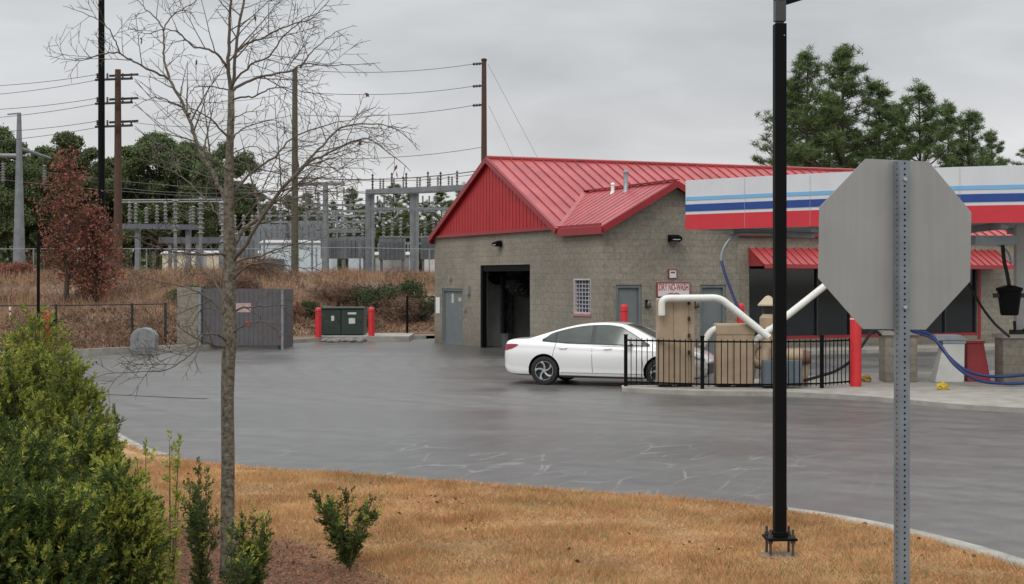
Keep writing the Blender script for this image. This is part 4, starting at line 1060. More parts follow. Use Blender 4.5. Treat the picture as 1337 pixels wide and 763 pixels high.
    for o in [o for o in bpy.data.objects if o.name.startswith('cutter')]: bpy.data.objects.remove(o)
    # greenhouse
    RT=[(.55,1.065),(.80,1.135),(1.1,1.225),(1.4,1.315),(1.7,1.39),(2.0,1.44),(2.3,1.463),(2.6,1.465),(2.85,1.44),(3.1,1.365),(3.35,1.25),(3.6,1.125),(3.85,.99)]
    RWt=[(.55,.66),(.8,.66),(1.2,.62),(1.7,.60),(2.4,.60),(2.9,.60),(3.3,.66),(3.85,.74)]
    RWb=[(.55,.70),(.9,.80),(1.4,.845),(2.4,.86),(3.2,.85),(3.6,.82),(3.85,.78)]
    def gy(x,z):
        zt=sint(RT,x)-.045; zb=.93; t=max(0,min(1,(z-zb)/max(.05,1.42-zb)))
        wb=sint(RWb,x); wt=.60
        return wb+(wt-wb)*t
    gx=[.55,.65,.8,.95,1.1,1.25,1.4,1.55,1.7,1.85,2.0,2.15,2.3,2.45,2.6,2.72,2.85,2.97,3.1,3.22,3.35,3.47,3.6,3.72,3.85]
    b=MB(); rings=[]
    for x in gx:
        zt=sint(RT,x); zs=max(.93,zt-.05); r=[(gy(x,.93)*1.0,.93),(gy(x,(.93+zs)/2),(.93+zs)/2),(gy(x,zs),zs)]
        ys=gy(x,zs); r += [(ys-.035,zs+(zt-zs)*.55),(ys-.12,zs+(zt-zs)*.85),(ys*.5,zt-.004),(0,zt)]
        rings.append([(x,-y,z) for y,z in r]+[(x,y,z) for y,z in r[-2::-1]])
    n=len(rings[0]); fs=[]
    for i in range(len(rings)-1):
        for k in range(n-1): fs.append((i*n+k,(i+1)*n+k,(i+1)*n+k+1,i*n+k+1))
    b.add([v for r in rings for v in r],fs); b.build('roof',paint,car,local=True,smooth=True,angle=40)
    glass=mat('car_glass',(.055,.075,.062),rough=.06,var=.5,scale=2,spec=.7); blk=mat('window_seal',(.012,.012,.012),rough=.4)
    def sidewin(name,xa,xb,zb,topf,off,m,parent,N=10):
        out=[]
        for s in (-1,1):
            b=MB(); vs=[]
            for i in range(N+1):
                x=xa+(xb-xa)*i/N; z0=zb(x); z1=max(z0+.004,topf(x))
                for z in (z0,(z0+z1)/2,z1): vs.append((x,s*(gy(x,z)+off),z))
            fs=[]
            for i in range(N):
                for k in range(2):
                    f=(i*3+k,(i+1)*3+k,(i+1)*3+k+1,i*3+k+1); fs.append(f if s<0 else f[::-1])
            b.add(vs,fs); o=b.build(name,m,parent,local=True,smooth=True); out.append(o)
        return out
    belt=lambda x: .985+.0*(x)
    beltk=lambda x: interp([(1.0,1.035),(1.6,.995),(3.6,.955)],x)
    topk=lambda x: min(sint(RT,x)-.075, interp([(1.02,1.04),(1.2,1.17),(1.45,1.275),(1.75,1.345),(2.1,1.385),(2.6,1.395),(2.9,1.35),(3.2,1.19),(3.5,1.02),(3.6,.96)],x))
    sidewin('window_trim',1.0,3.60,lambda x:beltk(x)-.022,lambda x:topk(x)+.018,.006,blk,car,26)
    for xa,xb,nm in ((1.10,1.33,'quarter_window'),(1.37,2.20,'rear_door_window'),(2.30,3.42,'front_door_window')):
        sidewin(nm,xa,xb,beltk,topk,.012,glass,car,12)
    # windscreen and rear glass
    def screen(name,xa,xb,wa,wb,off):
        b=MB(); vs=[]; N=8; K=10
        for i in range(N+1):
            x=xa+(xb-xa)*i/N; w=wa+(wb-wa)*i/N; z=sint(RT,x)
            for k in range(K+1):
                y=-w+2*w*k/K; zz=z-.004*(abs(y)/w)**2-.035*(abs(y)/w)**6; vs.append((x,y,zz+off))
        b.add(vs,[(i*(K+1)+k,(i+1)*(K+1)+k,(i+1)*(K+1)+k+1,i*(K+1)+k+1) for i in range(N) for k in range(K)]); return b.build(name,glass,car,local=True,smooth=True)
    screen('windscreen',2.95,3.80,.54,.66,.010); screen('rear_glass',.72,1.58,.58,.54,.010)
    # wheels
    rim_m=mat('rim_alloy',(.45,.46,.47),rough=.35,metal=.4,var=.1); dark=mat('rim_black',(.015,.015,.015),rough=.4)
    def wheel(wx,s):
        w=MB(); c0=(wx,s*.80,.335); ax=(0,s,0)
        w.rev(c0,ax,[(.20,-.10),(.228,-.10),(.228,.055),(.05,.045)],36)
        wh=w.build('wheel',dark,car,local=True,smooth=True,angle=30)
        t=MB(); t.rev(c0,ax,[(.2285,-.11),(.29,-.118),(.325,-.104),(.335,-.07),(.335,.07),(.325,.104),(.29,.118),(.235,.112),(.2285,.10)],40,cap=False); t.build('tyre',M['rubber'],wh,local=True,smooth=True,angle=50)
        r_=MB(); yo=s*(.80+.105)
        for k in range(5):
            for side in (0,1):
                a=2*math.pi*(k+.1)/5; pts=[]
                for q in (0,.33,.66,1):
                    rr=.05+q*.165; aa=a+(q**1.6)*.55*(1 if side==0 else .15)+(.35 if side else 0)*q
                    pts.append((wx+rr*math.cos(aa),yo-s*(.03-.02*q),.335+rr*math.sin(aa)))
                r_.tube(pts,[.024,.022,.022,.028],6)
        r_.tube([(wx,yo-s*.06,.335),(wx,yo-s*.005,.335)],[.055,.045],14)
        ring=[(wx+.218*math.cos(t_),yo-s*.008,.335+.218*math.sin(t_)) for t_ in [2*math.pi*i/36 for i in range(37)]]
        r_.tube(ring,.008,5,cap=False); r_.build('rim',rim_m,wh,local=True,smooth=True,angle=50)
    for wx in (RX,RX+2.776):
        for s in (-1,1): wheel(wx,s)
    def ys(x,z):  # body side y at height z
        r=sec(x)
        for (y0,z0),(y1,z1) in zip(r[2:],r[3:]):
            if z0<=z<=z1 or z1<=z<=z0: return y0+(y1-y0)*(z-z0)/(z1-z0+1e-9)
        return r[7][0]
    def patch(name,outline,m,off,both=True,N=8,sides=(-1,1),parent=car):
        # outline: list (x, zlow, zhigh)
        for s in sides:
            b=MB(); vs=[]; K=3
            for x,za,zb in outline:
                for k in range(K+1):
                    z=za+(zb-za)*k/K; vs.append((x,s*(ys(x,z)+off),z))
            b.add(vs,[(i*(K+1)+k,(i+1)*(K+1)+k,(i+1)*(K+1)+k+1,i*(K+1)+k+1) if s<0 else (i*(K+1)+k+1,(i+1)*(K+1)+k+1,(i+1)*(K+1)+k,i*(K+1)+k) for i in range(len(outline)-1) for k in range(K)]); b.build(name,m,parent,local=True,smooth=True)
    patch('tail_light',[(.012,.78,.90),(.04,.78,.92),(.08,.785,.935),(.14,.80,.94),(.24,.825,.945),(.34,.87,.945),(.42,.915,.94)],mat('tail_light_red',(.35,.03,.05),rough=.15,var=.3,scale=8),.008)
    patch('headlight',[(4.30,.80,.83),(4.42,.74,.80),(4.55,.69,.76),(4.66,.66,.73),(4.76,.63,.69),(4.82,.61,.655)],mat('headlight_glass',(.35,.36,.38),rough=.1,var=.4,scale=12),.008)
    for s in (-1,1):   # door gaps, handles
        b=MB()
        for x0,x1,za,zb in ((2.26,2.24,.32,.96),(3.48,3.42,.32,.93),(1.28,1.36,.62,.985)):
            P=[(x0+(x1-x0)*k/8,s*(ys(x0,za+(zb-za)*k/8)+.001),za+(zb-za)*k/8) for k in range(9)]; b.tube(P,.005,4)
        P=[(1.5+.15*k,s*(ys(1.5+.15*k,.30)+.0),.30) for k in range(14)]; b.tube(P,.005,4); b.build('door_gap',blk,car,local=True)
        for x in (1.45,2.52):
            b=MB(); P=[(x+.05*k,s*(ys(x,.86)+(.028 if 0<k<4 else .0)),.86+.003*k) for k in range(5)]; b.tube(P,.012,6); b.build('door_handle',paint,car,local=True,smooth=True)
        b=MB(); x=3.12; y=gy(x,1.0)+.05
        b.beam((x+.05,s*(y-.06),.985),(x+.05,s*(y+.06),1.0),.05,.03); b.cbox((x,s*(y+.13),.97),(.14,.20,.13),top=.8); b.build('mirror',paint,car,local=True,bevel=.03)
        b=MB(); b.box((1.55,s*.84-.03,.185),(3.42,s*.84+.03,.215)); b.build('side_skirt',blk,car,local=True)
    b=MB(); b.box((4.80,-.52,.30),(4.896,.52,.56)); b.build('grille',blk,car,local=True,bevel=.02)
    b=MB(); b.box((.01,-.5,.28),(.06,.5,.40)); b.build('bumper_insert',blk,car,local=True,bevel=.01)
    b=MB(); b.box((-.012,-.26,.70),(-.002,.26,.83)); b.build('number_plate',mat('plate',(.5,.5,.5),rough=.5),car,local=True)
make_car()

# ================================================================ LIGHT POLE, STOP SIGN (NEAR)
def light_pole():
    p=gp(1018,722,.15); o=thing('light_pole',(p.x,p.y,.13),'square black light pole on exposed anchor bolts in the dry grass','light pole')
    H=4.67-.13; w=.100; rz=math.radians(3)
    b=MB(); b.rev((0,0,-.1),(0,0,1),[(.165,0),(.165,.10),(.155,.108)],20); b.build('concrete_base', mat('old_footing',(.24,.20,.15),rough=.9,var=.4,scale=9), o, local=True)
    b=MB(); b.cbox((0,0,.14),(.25,.25,.02),rz); bp=b.build('base_plate', M['black'], o, local=True, bevel=.002)
    for sx in (-1,1):
        for sy in (-1,1):
            c=(sx*.095,sy*.095); b=MB(); b.tube([(c[0],c[1],0.0),(c[0],c[1],.235)],.011,8); b.tube([(c[0],c[1],.115),(c[0],c[1],.138)],.021,6); b.tube([(c[0],c[1],.162),(c[0],c[1],.188)],.021,6)
            b.build('anchor_bolt', mat('bolt_steel',(.10,.09,.085),rough=.6,metal=.4,var=.5,scale=30), o, local=True)
    b=MB(); b.cbox((0,0,.161),(w,w,H-.161),rz); b.cbox((0,0,.161),(w+.018,w+.018,.045),rz); b.build('pole', M['black'], o, local=True, bevel=.006)
    b=MB(); b.cbox((0,0,H+.001),(.06,.06,.02),rz); b.cbox((0,0,H+.02),(w-.01,w-.01,.18),rz); b.lathe((0,0,H+.2),[(.055,0),(.055,.02),(.07,.04),(.07,.12),(.05,.16)],12); b.build('tenon', mat('tenon_grey',(.05,.05,.055),rough=.45), o, local=True, smooth=True, angle=30)
    b=MB(); b.prism([(.04,-.03,H+.16),(.30,-.03,H+.24),(.32,-.03,H+.30),(.04,-.03,H+.28)],(0,.06,0)); b.prism([(.30,-.16,H+.235),(.80,-.16,H+.37),(.80,-.16,H+.42),(.32,-.16,H+.33)],(0,.32,0)); b.build('lamp_head', M['black'], o, local=True, bevel=.005)
    b=MB(); b.lathe((w/2-.02,-w/2-.004,H-.11),[(.006,0),(.006,.008)],6); b.build('screw', M['alu'], o, local=True)
light_pole()
def stop_sign():
    Y=6.5; c=at(1173,319.5,Y); yaw=math.radians(15); roll=math.radians(1.1)
    bx=at(1177.5,320,Y).x; o=thing('octagonal_sign',(bx,Y,.15),'back of an octagonal aluminium road sign on a perforated steel post','road sign',rz=yaw)
    zc=c.z-.15; a=.762/2; k=a*math.tan(math.radians(22.5))
    oc=[(k,a),(a,k),(a,-k),(k,-a),(-k,-a),(-a,-k),(-a,k),(-k,a)]
    dx=-.012
    b=MB(); ca,sa=math.cos(-roll),math.sin(-roll)
    b.prism([(dx+x*ca-z*sa,.030,zc+x*sa+z*ca) for x,z in oc],(0,.003,0)); b.build('plate', M['sign_back'], o, local=True)
    b=MB(); b.prism([(dx+(x*ca-z*sa)*.995,.0335,zc+(x*sa+z*ca)*.995) for x,z in oc],(0,.001,0)); b.build('red_face', M['red_paint'], o, local=True)
    # perforated square tube
    s=.0255; step=.0254; hr=.0056; top=zc+a-.006; b=MB(); N=8
    nst=int((top+.15)/step)
    for f in range(4):
        rot=Matrix.Rotation(f*math.pi/2,4,'Z'); 
        for i in range(nst):
            z0=top-(i+1)*step; z1=z0+step; zc_=(z0+z1)/2
            outer=[(-s,z0),(0,z0),(s,z0),(s,zc_),(s,z1),(0,z1),(-s,z1),(-s,zc_)]
            inner=[(hr*math.cos(math.radians(225+45*q)),zc_+hr*math.sin(math.radians(225+45*q))) for q in range(8)]
            vs=[rot@Vector((x,-s,z)) for x,z in outer]+[rot@Vector((x,-s,z)) for x,z in inner]+[rot@Vector((x*1.0,-s+.003,z)) for x,z in inner]
            fs=[(q,(q+1)%8,8+(q+1)%8,8+q) for q in range(8)]+[(8+q,8+(q+1)%8,16+(q+1)%8,16+q) for q in range(8)]
            b.add(vs,fs)
    b.box((-s+.004,-s+.004,top-.003),(s-.004,s-.004,top-.001))
    dark=mat('post_galv',(.25,.28,.31),rough=.5,metal=.4,var=.25,scale=6)
    b.build('post', dark, o, local=True)
    for zz in (zc+a-.09, zc-.28):
        b=MB(); b.tube([(0,-s-.008,zz),(0,-s+.0,zz)],.0085,6); b.build('bolt', mat('bright_bolt',(.6,.6,.6),rough=.3,metal=.5), o, local=True)
stop_sign()

# ================================================================ YARD ITEMS
def transformer():
    a=gp(419,443,.2); Y=58.2; x0=at(419,420,Y).x; x1=at(475,420,Y).x; h=at(419,402,Y).z-.2; w=x1-x0
    o=thing('pad_transformer',((x0+x1)/2,Y,.2),'dark green pad mounted transformer between two red bollards','transformer')
    gm=mat('transformer_green',(.022,.04,.03),rough=.5,var=.2); gm2=mat('transformer_side',(.07,.07,.075),rough=.5)
    b=MB(); b.box((-w/2,0,0),(w/2,1.2,h)); b.build('tank',gm2,o,local=True,bevel=.02)
    for s,(l,r) in enumerate(((-w/2+.02,-.03),(-.01,w/2-.02))):
        b=MB(); b.box((l,-.3,.03),(r,-.001,h-.05)); d=b.build('door',gm,o,local=True,bevel=.015)
        b=MB(); b.box((r-.09,-.33,h*.45),(r-.05,-.301,h*.55)); b.build('handle',M['dark_iron'],d,local=True)
    b=MB(); b.box((-w/2-.01,-.34,h-.045),(w/2+.01,1.0,h+.02)); b.build('lid',gm,o,local=True,bevel=.01)
    lb=mat('label_white',(.55,.6,.55),rough=.6)
    for x,z,ww,hh in ((-.35,h*.62,.12,.2),(.42,h*.8,.34,.08),(.42,h*.53,.25,.22)):
        b=MB(); b.box((x-ww/2,-.306,z-hh/2),(x+ww/2,-.3015,z+hh/2)); b.build('label_plate',lb,o,local=True)
    # river stones
    for i in range(16):
        px=R.uniform(421,480); p=gp(px,446.5+R.uniform(-.6,.9)); bm=bmesh.new(); bmesh.ops.create_icosphere(bm,subdivisions=2,radius=R.uniform(.1,.2))
        for v in bm.verts: v.co*=1+.35*noise.noise(v.co*6+Vector((i*3,0,0))); v.co.z*=.6
        me=bpy.data.meshes.new('stone'); bm.to_mesh(me); bm.free(); me.shade_smooth(); s_=link('stone',me,mat('stone_grey',(.22,.21,.2),rough=.8,var=.4,scale=6)); s_.location=(p.x,p.y,.05); tag(s_,'rough grey stone lying in front of the green transformer','stone','stones in front of the transformer')
transformer()
def enclosure():
    Y0=50.6; xs=[at(p,430,Y0).x for p in (232,262,300,368)]
    zt=at(300,376,Y0).z
    o=thing('dumpster_enclosure',((xs[0]+xs[3])/2,Y0,0),'grey board gated bin enclosure with a tan block side wall','enclosure')
    gm=mat('grey_boards',(.105,.10,.105),rough=.6,var=.2,scale=3); 
    b=MB(); b.box((xs[0],Y0-.1,0),(xs[1],Y0+.2,zt)); b.box((xs[0],Y0+.2,0),(xs[0]+.2,Y0+2.6,zt)); b.build('block_wall',M['block'],o)
    b=MB(); b.box((xs[3]-.15,Y0+.15,0),(xs[3],Y0+2.6,zt-.05)); b.box((xs[0]+.21,Y0+2.45,0),(xs[3]-.16,Y0+2.6,zt-.05)); b.build('rear_wall',gm,o)
    for l,r in ((xs[1]+.03,xs[2]-.02),(xs[2]+.02,xs[3]-.0)):
        g=MB(); w=(r-l); n=int(w/.15)
        for i in range(n): g.box((l+w*i/n,Y0-.02+.004*(i%2),.14),(l+w*(i+1)/n-.008,Y0+.02,zt-.06))
        gt=g.build('gate',gm,o)
        g=MB(); 
        for z in (.35,zt-.3): g.box((l,Y0+.021,z),(r,Y0+.07,z+.08))
        g.build('rail',M['galv'],gt)
    for x in (xs[1],xs[3]+.04):
        g=MB(); g.tube([(x,Y0-.12,0),(x,Y0-.12,zt+.02)],.05,8); g.build('post',M['grey_steel'],o,smooth=True,angle=40)
    b=MB(); b.box((at(307,400,Y0).x,Y0-.028,at(312,408,Y0).z),(at(328,400,Y0).x,Y0-.022,at(312,396,Y0).z)); b.build('notice',mat('pink_notice',(.5,.36,.35),rough=.7,var=.3,scale=12),o)
    b=MB(); c=at(323,422,Y0); b.box((c.x-.06,Y0-.028,c.z-.06),(c.x+.06,Y0-.022,c.z+.06)); b.build('red_sticker',M['red_paint'],o)
enclosure()
def utility_box():
    p=gp(183,459.5,.12); o=thing('utility_pedestal',(p.x,p.y+.3,.12),'small round topped grey utility pedestal beside the far kerb','utility box')
    b=MB(); k=.40; pts=[(-k,0),(k,0)]+[(k*math.cos(t),.42+.34*math.sin(t)) for t in [math.pi*i/10 for i in range(11)]]
    b.prism([(x,0,z) for x,z in pts],(0,.5,0)); b.build('shell',mat('pedestal_grey',(.24,.25,.25),rough=.6,var=.4,scale=4),o,local=True,bevel=.02)
    b=MB(); b.box((-.3,-.02,.1),(.3,-.001,.45)); b.build('door',mat('pedestal_grey',(.24,.25,.25)),o,local=True)
utility_box()
def fence(pts,H,lab,posts,postm,mesh=.28,r=.006,rail=.022):
    P=[Vector(p) for p in pts]; o=thing('chain_link_fence',P[0],lab,'fence')
    L=[0]; 
    for a,c in zip(P,P[1:]): L.append(L[-1]+(c-a).length)
    def pt(s):
        for i in range(len(P)-1):
            if s<=L[i+1]+1e-6: return P[i]+(P[i+1]-P[i])*((s-L[i])/(L[i+1]-L[i]))
        return P[-1]
    s=0
    for s in posts:
        p=pt(min(s,L[-1])); b=MB(); b.tube([p-Vector((0,0,.1)),p+Vector((0,0,H+.04))],.045,8); b.build('post',postm,o,smooth=True,angle=40)
    b=MB(); b.tube([p+Vector((0,0,H)) for p in P],rail,6); b.tube([p+Vector((0,0,.08)) for p in P],rail*.5,5); b.build('top_rail',postm,o)
    b=MB(); T=L[-1]; s=-H
    while s<T:
        for sg in (1,-1):
            s0,s1=(s,s+H); z0,z1=(.08,H) if sg>0 else (H,.08)
            if s0<0: z0=z0+(z1-z0)*(-s0/H); s0=0
            if s1>T: z1=z0+(z1-z0)*((T-s0)/(s1-s0)); s1=T
            if s1-s0>.05: b.beam(pt(s0)+Vector((0,0,z0)),pt(s1)+Vector((0,0,z1)),r,r)
        s+=mesh
    b.build('wire_mesh',mat('fence_wire',(.05,.045,.045),rough=.6),o)
fence([(-4.4,60.6,.1),(-1.9,61.2,.1),(.5,62,.1)],1.6,'dark chain link fence between the green transformer and the building',[0.02,1.25,2.35,3.6],M['black'])
lf_=[(-33,45.9),(-22,46.2),(-14.6,47.4),(-12.0,50.2)]
fence([(x,y,.15) for x,y in lf_],1.45,'long low chain link fence along the foot of the dry grass slope',[0,3,6,9,12,15,18.2,21,23.3],M['dark_iron'],mesh=.4,r=.005,rail=.02)
# thin black post with red marker on the left
p=at(50,410,44.0); o=thing('thin_black_post',(p.x,44.0,.1),'thin black post rising above the big green shrub','post')
b=MB(); b.tube([(0,0,0),(0,0,at(50,306,44).z-.1)],.05,8); b.build('shaft',M['black'],o,local=True,smooth=True,angle=40)
b=MB(); b.lathe((0,0,at(50,306,44).z-.1),[(.055,0),(.055,.05),(.01,.09)],8); b.build('cap',M['black'],o,local=True)
p=at(60,404,43.0); o=thing('red_marker_post',(p.x,43.0,.1),'red marker post with a black bracket beside the thin black post','marker')
b=MB(); b.lathe((0,0,0),[(.13,0),(.13,1.25),(.11,1.36),(.02,1.44)],12); b.build('sleeve',M['red_paint'],o,local=True,smooth=True,angle=40)
b=MB(); b.box((.131,-.08,.95),(.30,.08,1.2)); b.build('bracket',M['black'],o,local=True)
xs_=at(13,400,55).x; z_=hill(xs_,55); o=thing('white_stake',(xs_,55,z_),'short white stake at the left edge on the brown bank','stake'); b=MB(); b.rev((0,0,-.1),(0,0,1),[(.035,0),(.035,.55),(.01,.6)],8); b.build('shaft',M['white_paint'],o,local=True); b=MB(); b.rev((0,0,.28),(0,0,1),[(.0355,0),(.037,.005),(.037,.06),(.0355,.065)],8,cap=False); b.build('band',M['black'],o,local=True)
# ================================================================ VEGETATION
def tree_root(name, x, y, lab, cat, group=None, rz=0.0, z=None):
    return thing(name,(x,y,(hill(x,y) if z is None else z)-.05),lab,cat,group,rz)
def tuft_object(name, cen, n, length, width, m, parent, up=.3, shape='tri', spread=.2, tipm=None, tipmask=None):
    b0,t0,w0 = tuft_arrays(np.array(cen), n, length, width, up, spread)
    me = leaf_mesh(name, b0, t0, w0, shape)
    o = link(name, me, m, parent)
    return o
def make_pine(h, r, z0, seed, name='pine_tree', dense=1.0, tr=.16):
    rr = random.Random(seed); root = bpy.data.objects.new(name, None); COL.objects.link(root); TM[root.name]=Matrix()
    b = MB(); lean=(rr.uniform(-.25,.25),rr.uniform(-.25,.25)); tp=lambda z:(lean[0]*math.sin(z/h*2.5),lean[1]*math.sin(z/h*2.1),z)
    b.tube([tp(h*i/9) for i in range(10)],[tr*(1-.9*i/9)+.01 for i in range(10)],8)
    cen=[]; z=z0
    while z < h-.3:
        f=(z-z0)/(h-z0); L=r*(1-f**1.6)*(.55+.45*min(1,f*4+.3)); 
        for k in range(rr.choice((3,4,4,5))):
            a=rr.uniform(0,6.283); l=L*rr.uniform(.45,1.15)+.25; e=rr.uniform(.05,.5); P=[]
            for i in range(6):
                t=i/5; P.append(Vector((tp(z)[0]+math.cos(a)*l*t, tp(z)[1]+math.sin(a)*l*t, z+l*e*t+l*.25*t*t)))
            b.tube(P,[.045*(1-.75*i/5)*(l/2+.3) for i in range(6)],5,cap=False)
            m=int((3+l*2.6)*dense)
            for j in range(m):
                t=rr.uniform(.35,1.02); i=min(4,int(t*5)); q=P[i]+(P[i+1]-P[i])*(t*5-i)
                q=q+Vector((rr.gauss(0,.22),rr.gauss(0,.22),abs(rr.gauss(0,.22))))*(.5+l*.18); cen.append(tuple(q))
            cen.append(tuple(P[-1]))
        z += rr.uniform(.32,.62)
    for i in range(7): cen.append((tp(h)[0]+rr.gauss(0,.1),tp(h)[1]+rr.gauss(0,.1),h-i*.22+.1))
    b.build('trunk', M['bark_dark'], root, local=True, smooth=True)
    tuft_object('crown', cen, 34, .36, .036, M['pine'], root, up=.35, spread=.2)
    return root
def place(root, x, y, lab, cat, group, rz=0, sc=1.0, first=False, z=None):
    o = root if first else copy_tree(root)
    o.location=(x,y,(hill(x,y) if z is None else z)-.05); o.rotation_euler=(0,0,rz); o.scale=(sc,sc,sc) if not isinstance(sc,tuple) else sc
    return tag(o,lab,cat,group)
# the pines behind the canopy
pA=make_pine(15,2.6,4.5,1); pB=make_pine(15,2.9,3.5,2,dense=1.15); pC=make_pine(15,2.5,4,3)
used=set()
def put_pine(p, px, top, D, lab, rz, wide=1.0, group='pines behind the canopy'):
    q=at(px,top,D); z0=hill(q.x,D); k=(q.z-z0)/15.0; fst=id(p) not in used; used.add(id(p))
    place(p,q.x,D,lab,'pine tree',group,rz,(k*wide,k*wide,k),first=fst)
put_pine(pA,1060,64,84,'tall pine with a narrow double tipped top just right of the black light pole',.3,1.22)
put_pine(pB,1106,60,80,'tallest pine, its top knob right of the double tipped one behind the canopy',1.2,1.32)
put_pine(pC,1146,108,83,'shorter full pine filling the gap left of the octagonal sign post',2.2,1.34)
put_pine(pA,1196,108,80,'pine whose top stands above the octagonal sign',3.0,1.22)
put_pine(pB,1235,134,84,'rounded pine right of the octagonal sign top',4.1,1.16)
put_pine(pC,1266,146,80,'low pine sloping down right of the rounded pine',5.0,1.28)
put_pine(pA,1030,106,88,'low slender pine hidden partly by the black light pole',4.4,1.10)
put_pine(pC,1296,172,86,'thin lowest pine at the right end of the row above the canopy',1.0,1.10)
put_pine(pB,1345,190,100,'pine tip just above the canopy at the right edge',2.6,1.22)
put_pine(pC,1085,120,92,'shaded pine standing behind the two tallest pines',.5,1.34)
put_pine(pB,1170,135,95,'shaded pine standing behind the octagonal sign',3.5,1.34)

def make_broad(h, r, seed, leafm, name='broad_tree', n=60, per=110, z0f=.25, size=.36, tr=.22):
    rr=random.Random(seed); root=bpy.data.objects.new(name,None); COL.objects.link(root); TM[root.name]=Matrix()
    b=MB(); b.tube([(rr.gauss(0,.1)*i,rr.gauss(0,.1)*i,h*.85*i/6) for i in range(7)],[tr*(1-.8*i/6) for i in range(7)],8)
    cen=[]
    for k in range(n):
        t=rr.random()**.8; z=h*(z0f+(1-z0f)*t); rad=r*math.sqrt(max(.05,1-(2*t-.75)**2*(.55 if t<.4 else .62)))*rr.random()**.45; a=rr.uniform(0,6.283)
        if t>.9: rad*=.5
        c=Vector((rad*math.cos(a),rad*math.sin(a),z-.4)); cen.append(c)
        if k%3==0: b.tube([(0,0,z*.55),tuple(c*.6+Vector((0,0,z*.28))),tuple(c)],[.09,.05,.02],5,cap=False)
    b.build('trunk',M['bark_dark'],root,local=True,smooth=True)
    pts=[]; 
    for c in cen:
        s=rr.uniform(.55,1.15)*r*.26
        g=NR.normal(size=(per,3)); g/=np.linalg.norm(g,axis=1,keepdims=True); g*=(NR.random((per,1))**.4)*s; g[:,2]*=.72
        pts.append(g+np.array(c))
    tuft_object('crown',np.concatenate(pts),4,size,size*.5,leafm,root,up=.1,shape='quad',spread=.3)
    return root
wA=make_broad(17,5,11,M['wood_leaf'],n=85, per=170); wB=make_broad(17,4.4,12,M['wood_leaf2'],n=62,per=170); wC=make_broad(17,4.6,13,M['wood_leaf'],n=48,per=150)
uw=set()
def put_wood(p,px,top,D,lab,rz,wide=1.0,group='trees beyond the substation'):
    q=at(px,top,D); z0=hill(q.x,D); k=(q.z-z0)/17.0; f=id(p) not in uw; uw.add(id(p))
    place(p,q.x,D,lab,'tree',group,rz,(k*wide,k*wide,k),first=f)
put_wood(wA,205,176,165,'widest green dome shaped tree in the wood left of the young bare tree',.4,1.15)
put_wood(wC,296,188,160,'open crowned tree with sky gaps just behind the bare tree trunk',1.1,1.0)
put_wood(wA,250,188,172,'dense green tree between the wide dome and the open crowned one',2.2,1.0)
put_wood(wB,92,174,168,'olive tree rising behind the rust leaved tree',.2,1.1)
put_wood(wC,120,196,175,'dark tree between the rust leaved tree and the black mast',1.4,.9)
put_wood(wA,60,194,176,'dark green tree left of the rust leaved tree top',3.0,1.0)
put_wood(wC,40,205,180,'dark tree directly behind the grey steel mast',4.0,1.0)
put_wood(wA,-6,168,160,'dark tree cut by the left edge of the photo',5.2,1.0)
put_wood(wB,150,205,170,'olive tree behind the brown pole with crossarms',2.7,.95)
put_wood(wA,12,215,190,'low dark tree filling the wood near the left edge',.9,1.2)
put_wood(wA,110,228,185,'low dark tree filling the wood behind the rust leaved tree',.1,1.5)
put_wood(wA,175,232,186,'low dark tree filling the wood under the wide dome',4.1,1.5)
put_wood(wA,235,236,190,'low dark tree filling the wood right of the wide dome',2.1,1.5)
put_wood(wB,322,240,165,'low olive tree right of the bare tree trunk',3.9,1.2)
put_wood(wA,300,246,190,'low dark tree behind the bare tree trunk',1.9,1.4)
put_wood(wA,345,268,200,'low green tree right of the low olive tree',5.9,1.2)
put_wood(wB,400,268,190,'low olive tree behind the green grey wooden pole',4.9,1.2)
# smaller pines beyond the substation in the middle
for i,(px,tp,D) in enumerate(((352,262,185),(378,255,190),(402,252,180),(432,262,195),(458,246,185),(476,268,205),(498,262,195),(517,240,200),(534,252,190),(556,262,200),(575,250,210),(590,262,190),(606,240,200),(645,262,195))):
    names=('left of','behind','right of')
    put_pine((pA,pB,pC)[i%3],px,tp,D,'small distant pine beyond the substation, number %d from the left in its row' % (i+1),i*1.3,1.5,group='distant pines beyond the substation')
for i,(px,tp,D) in enumerate(((360,298,215),(395,300,220),(440,298,215),(480,296,218),(515,292,215),(550,294,220),(590,292,216),(620,296,222))):
    put_wood((wA,wB)[i%2],px,tp,D,'low far hedge like tree, number %d from the left below the distant pines' % (i+1),i*1.7,2.2,group='low far trees below the distant pines')

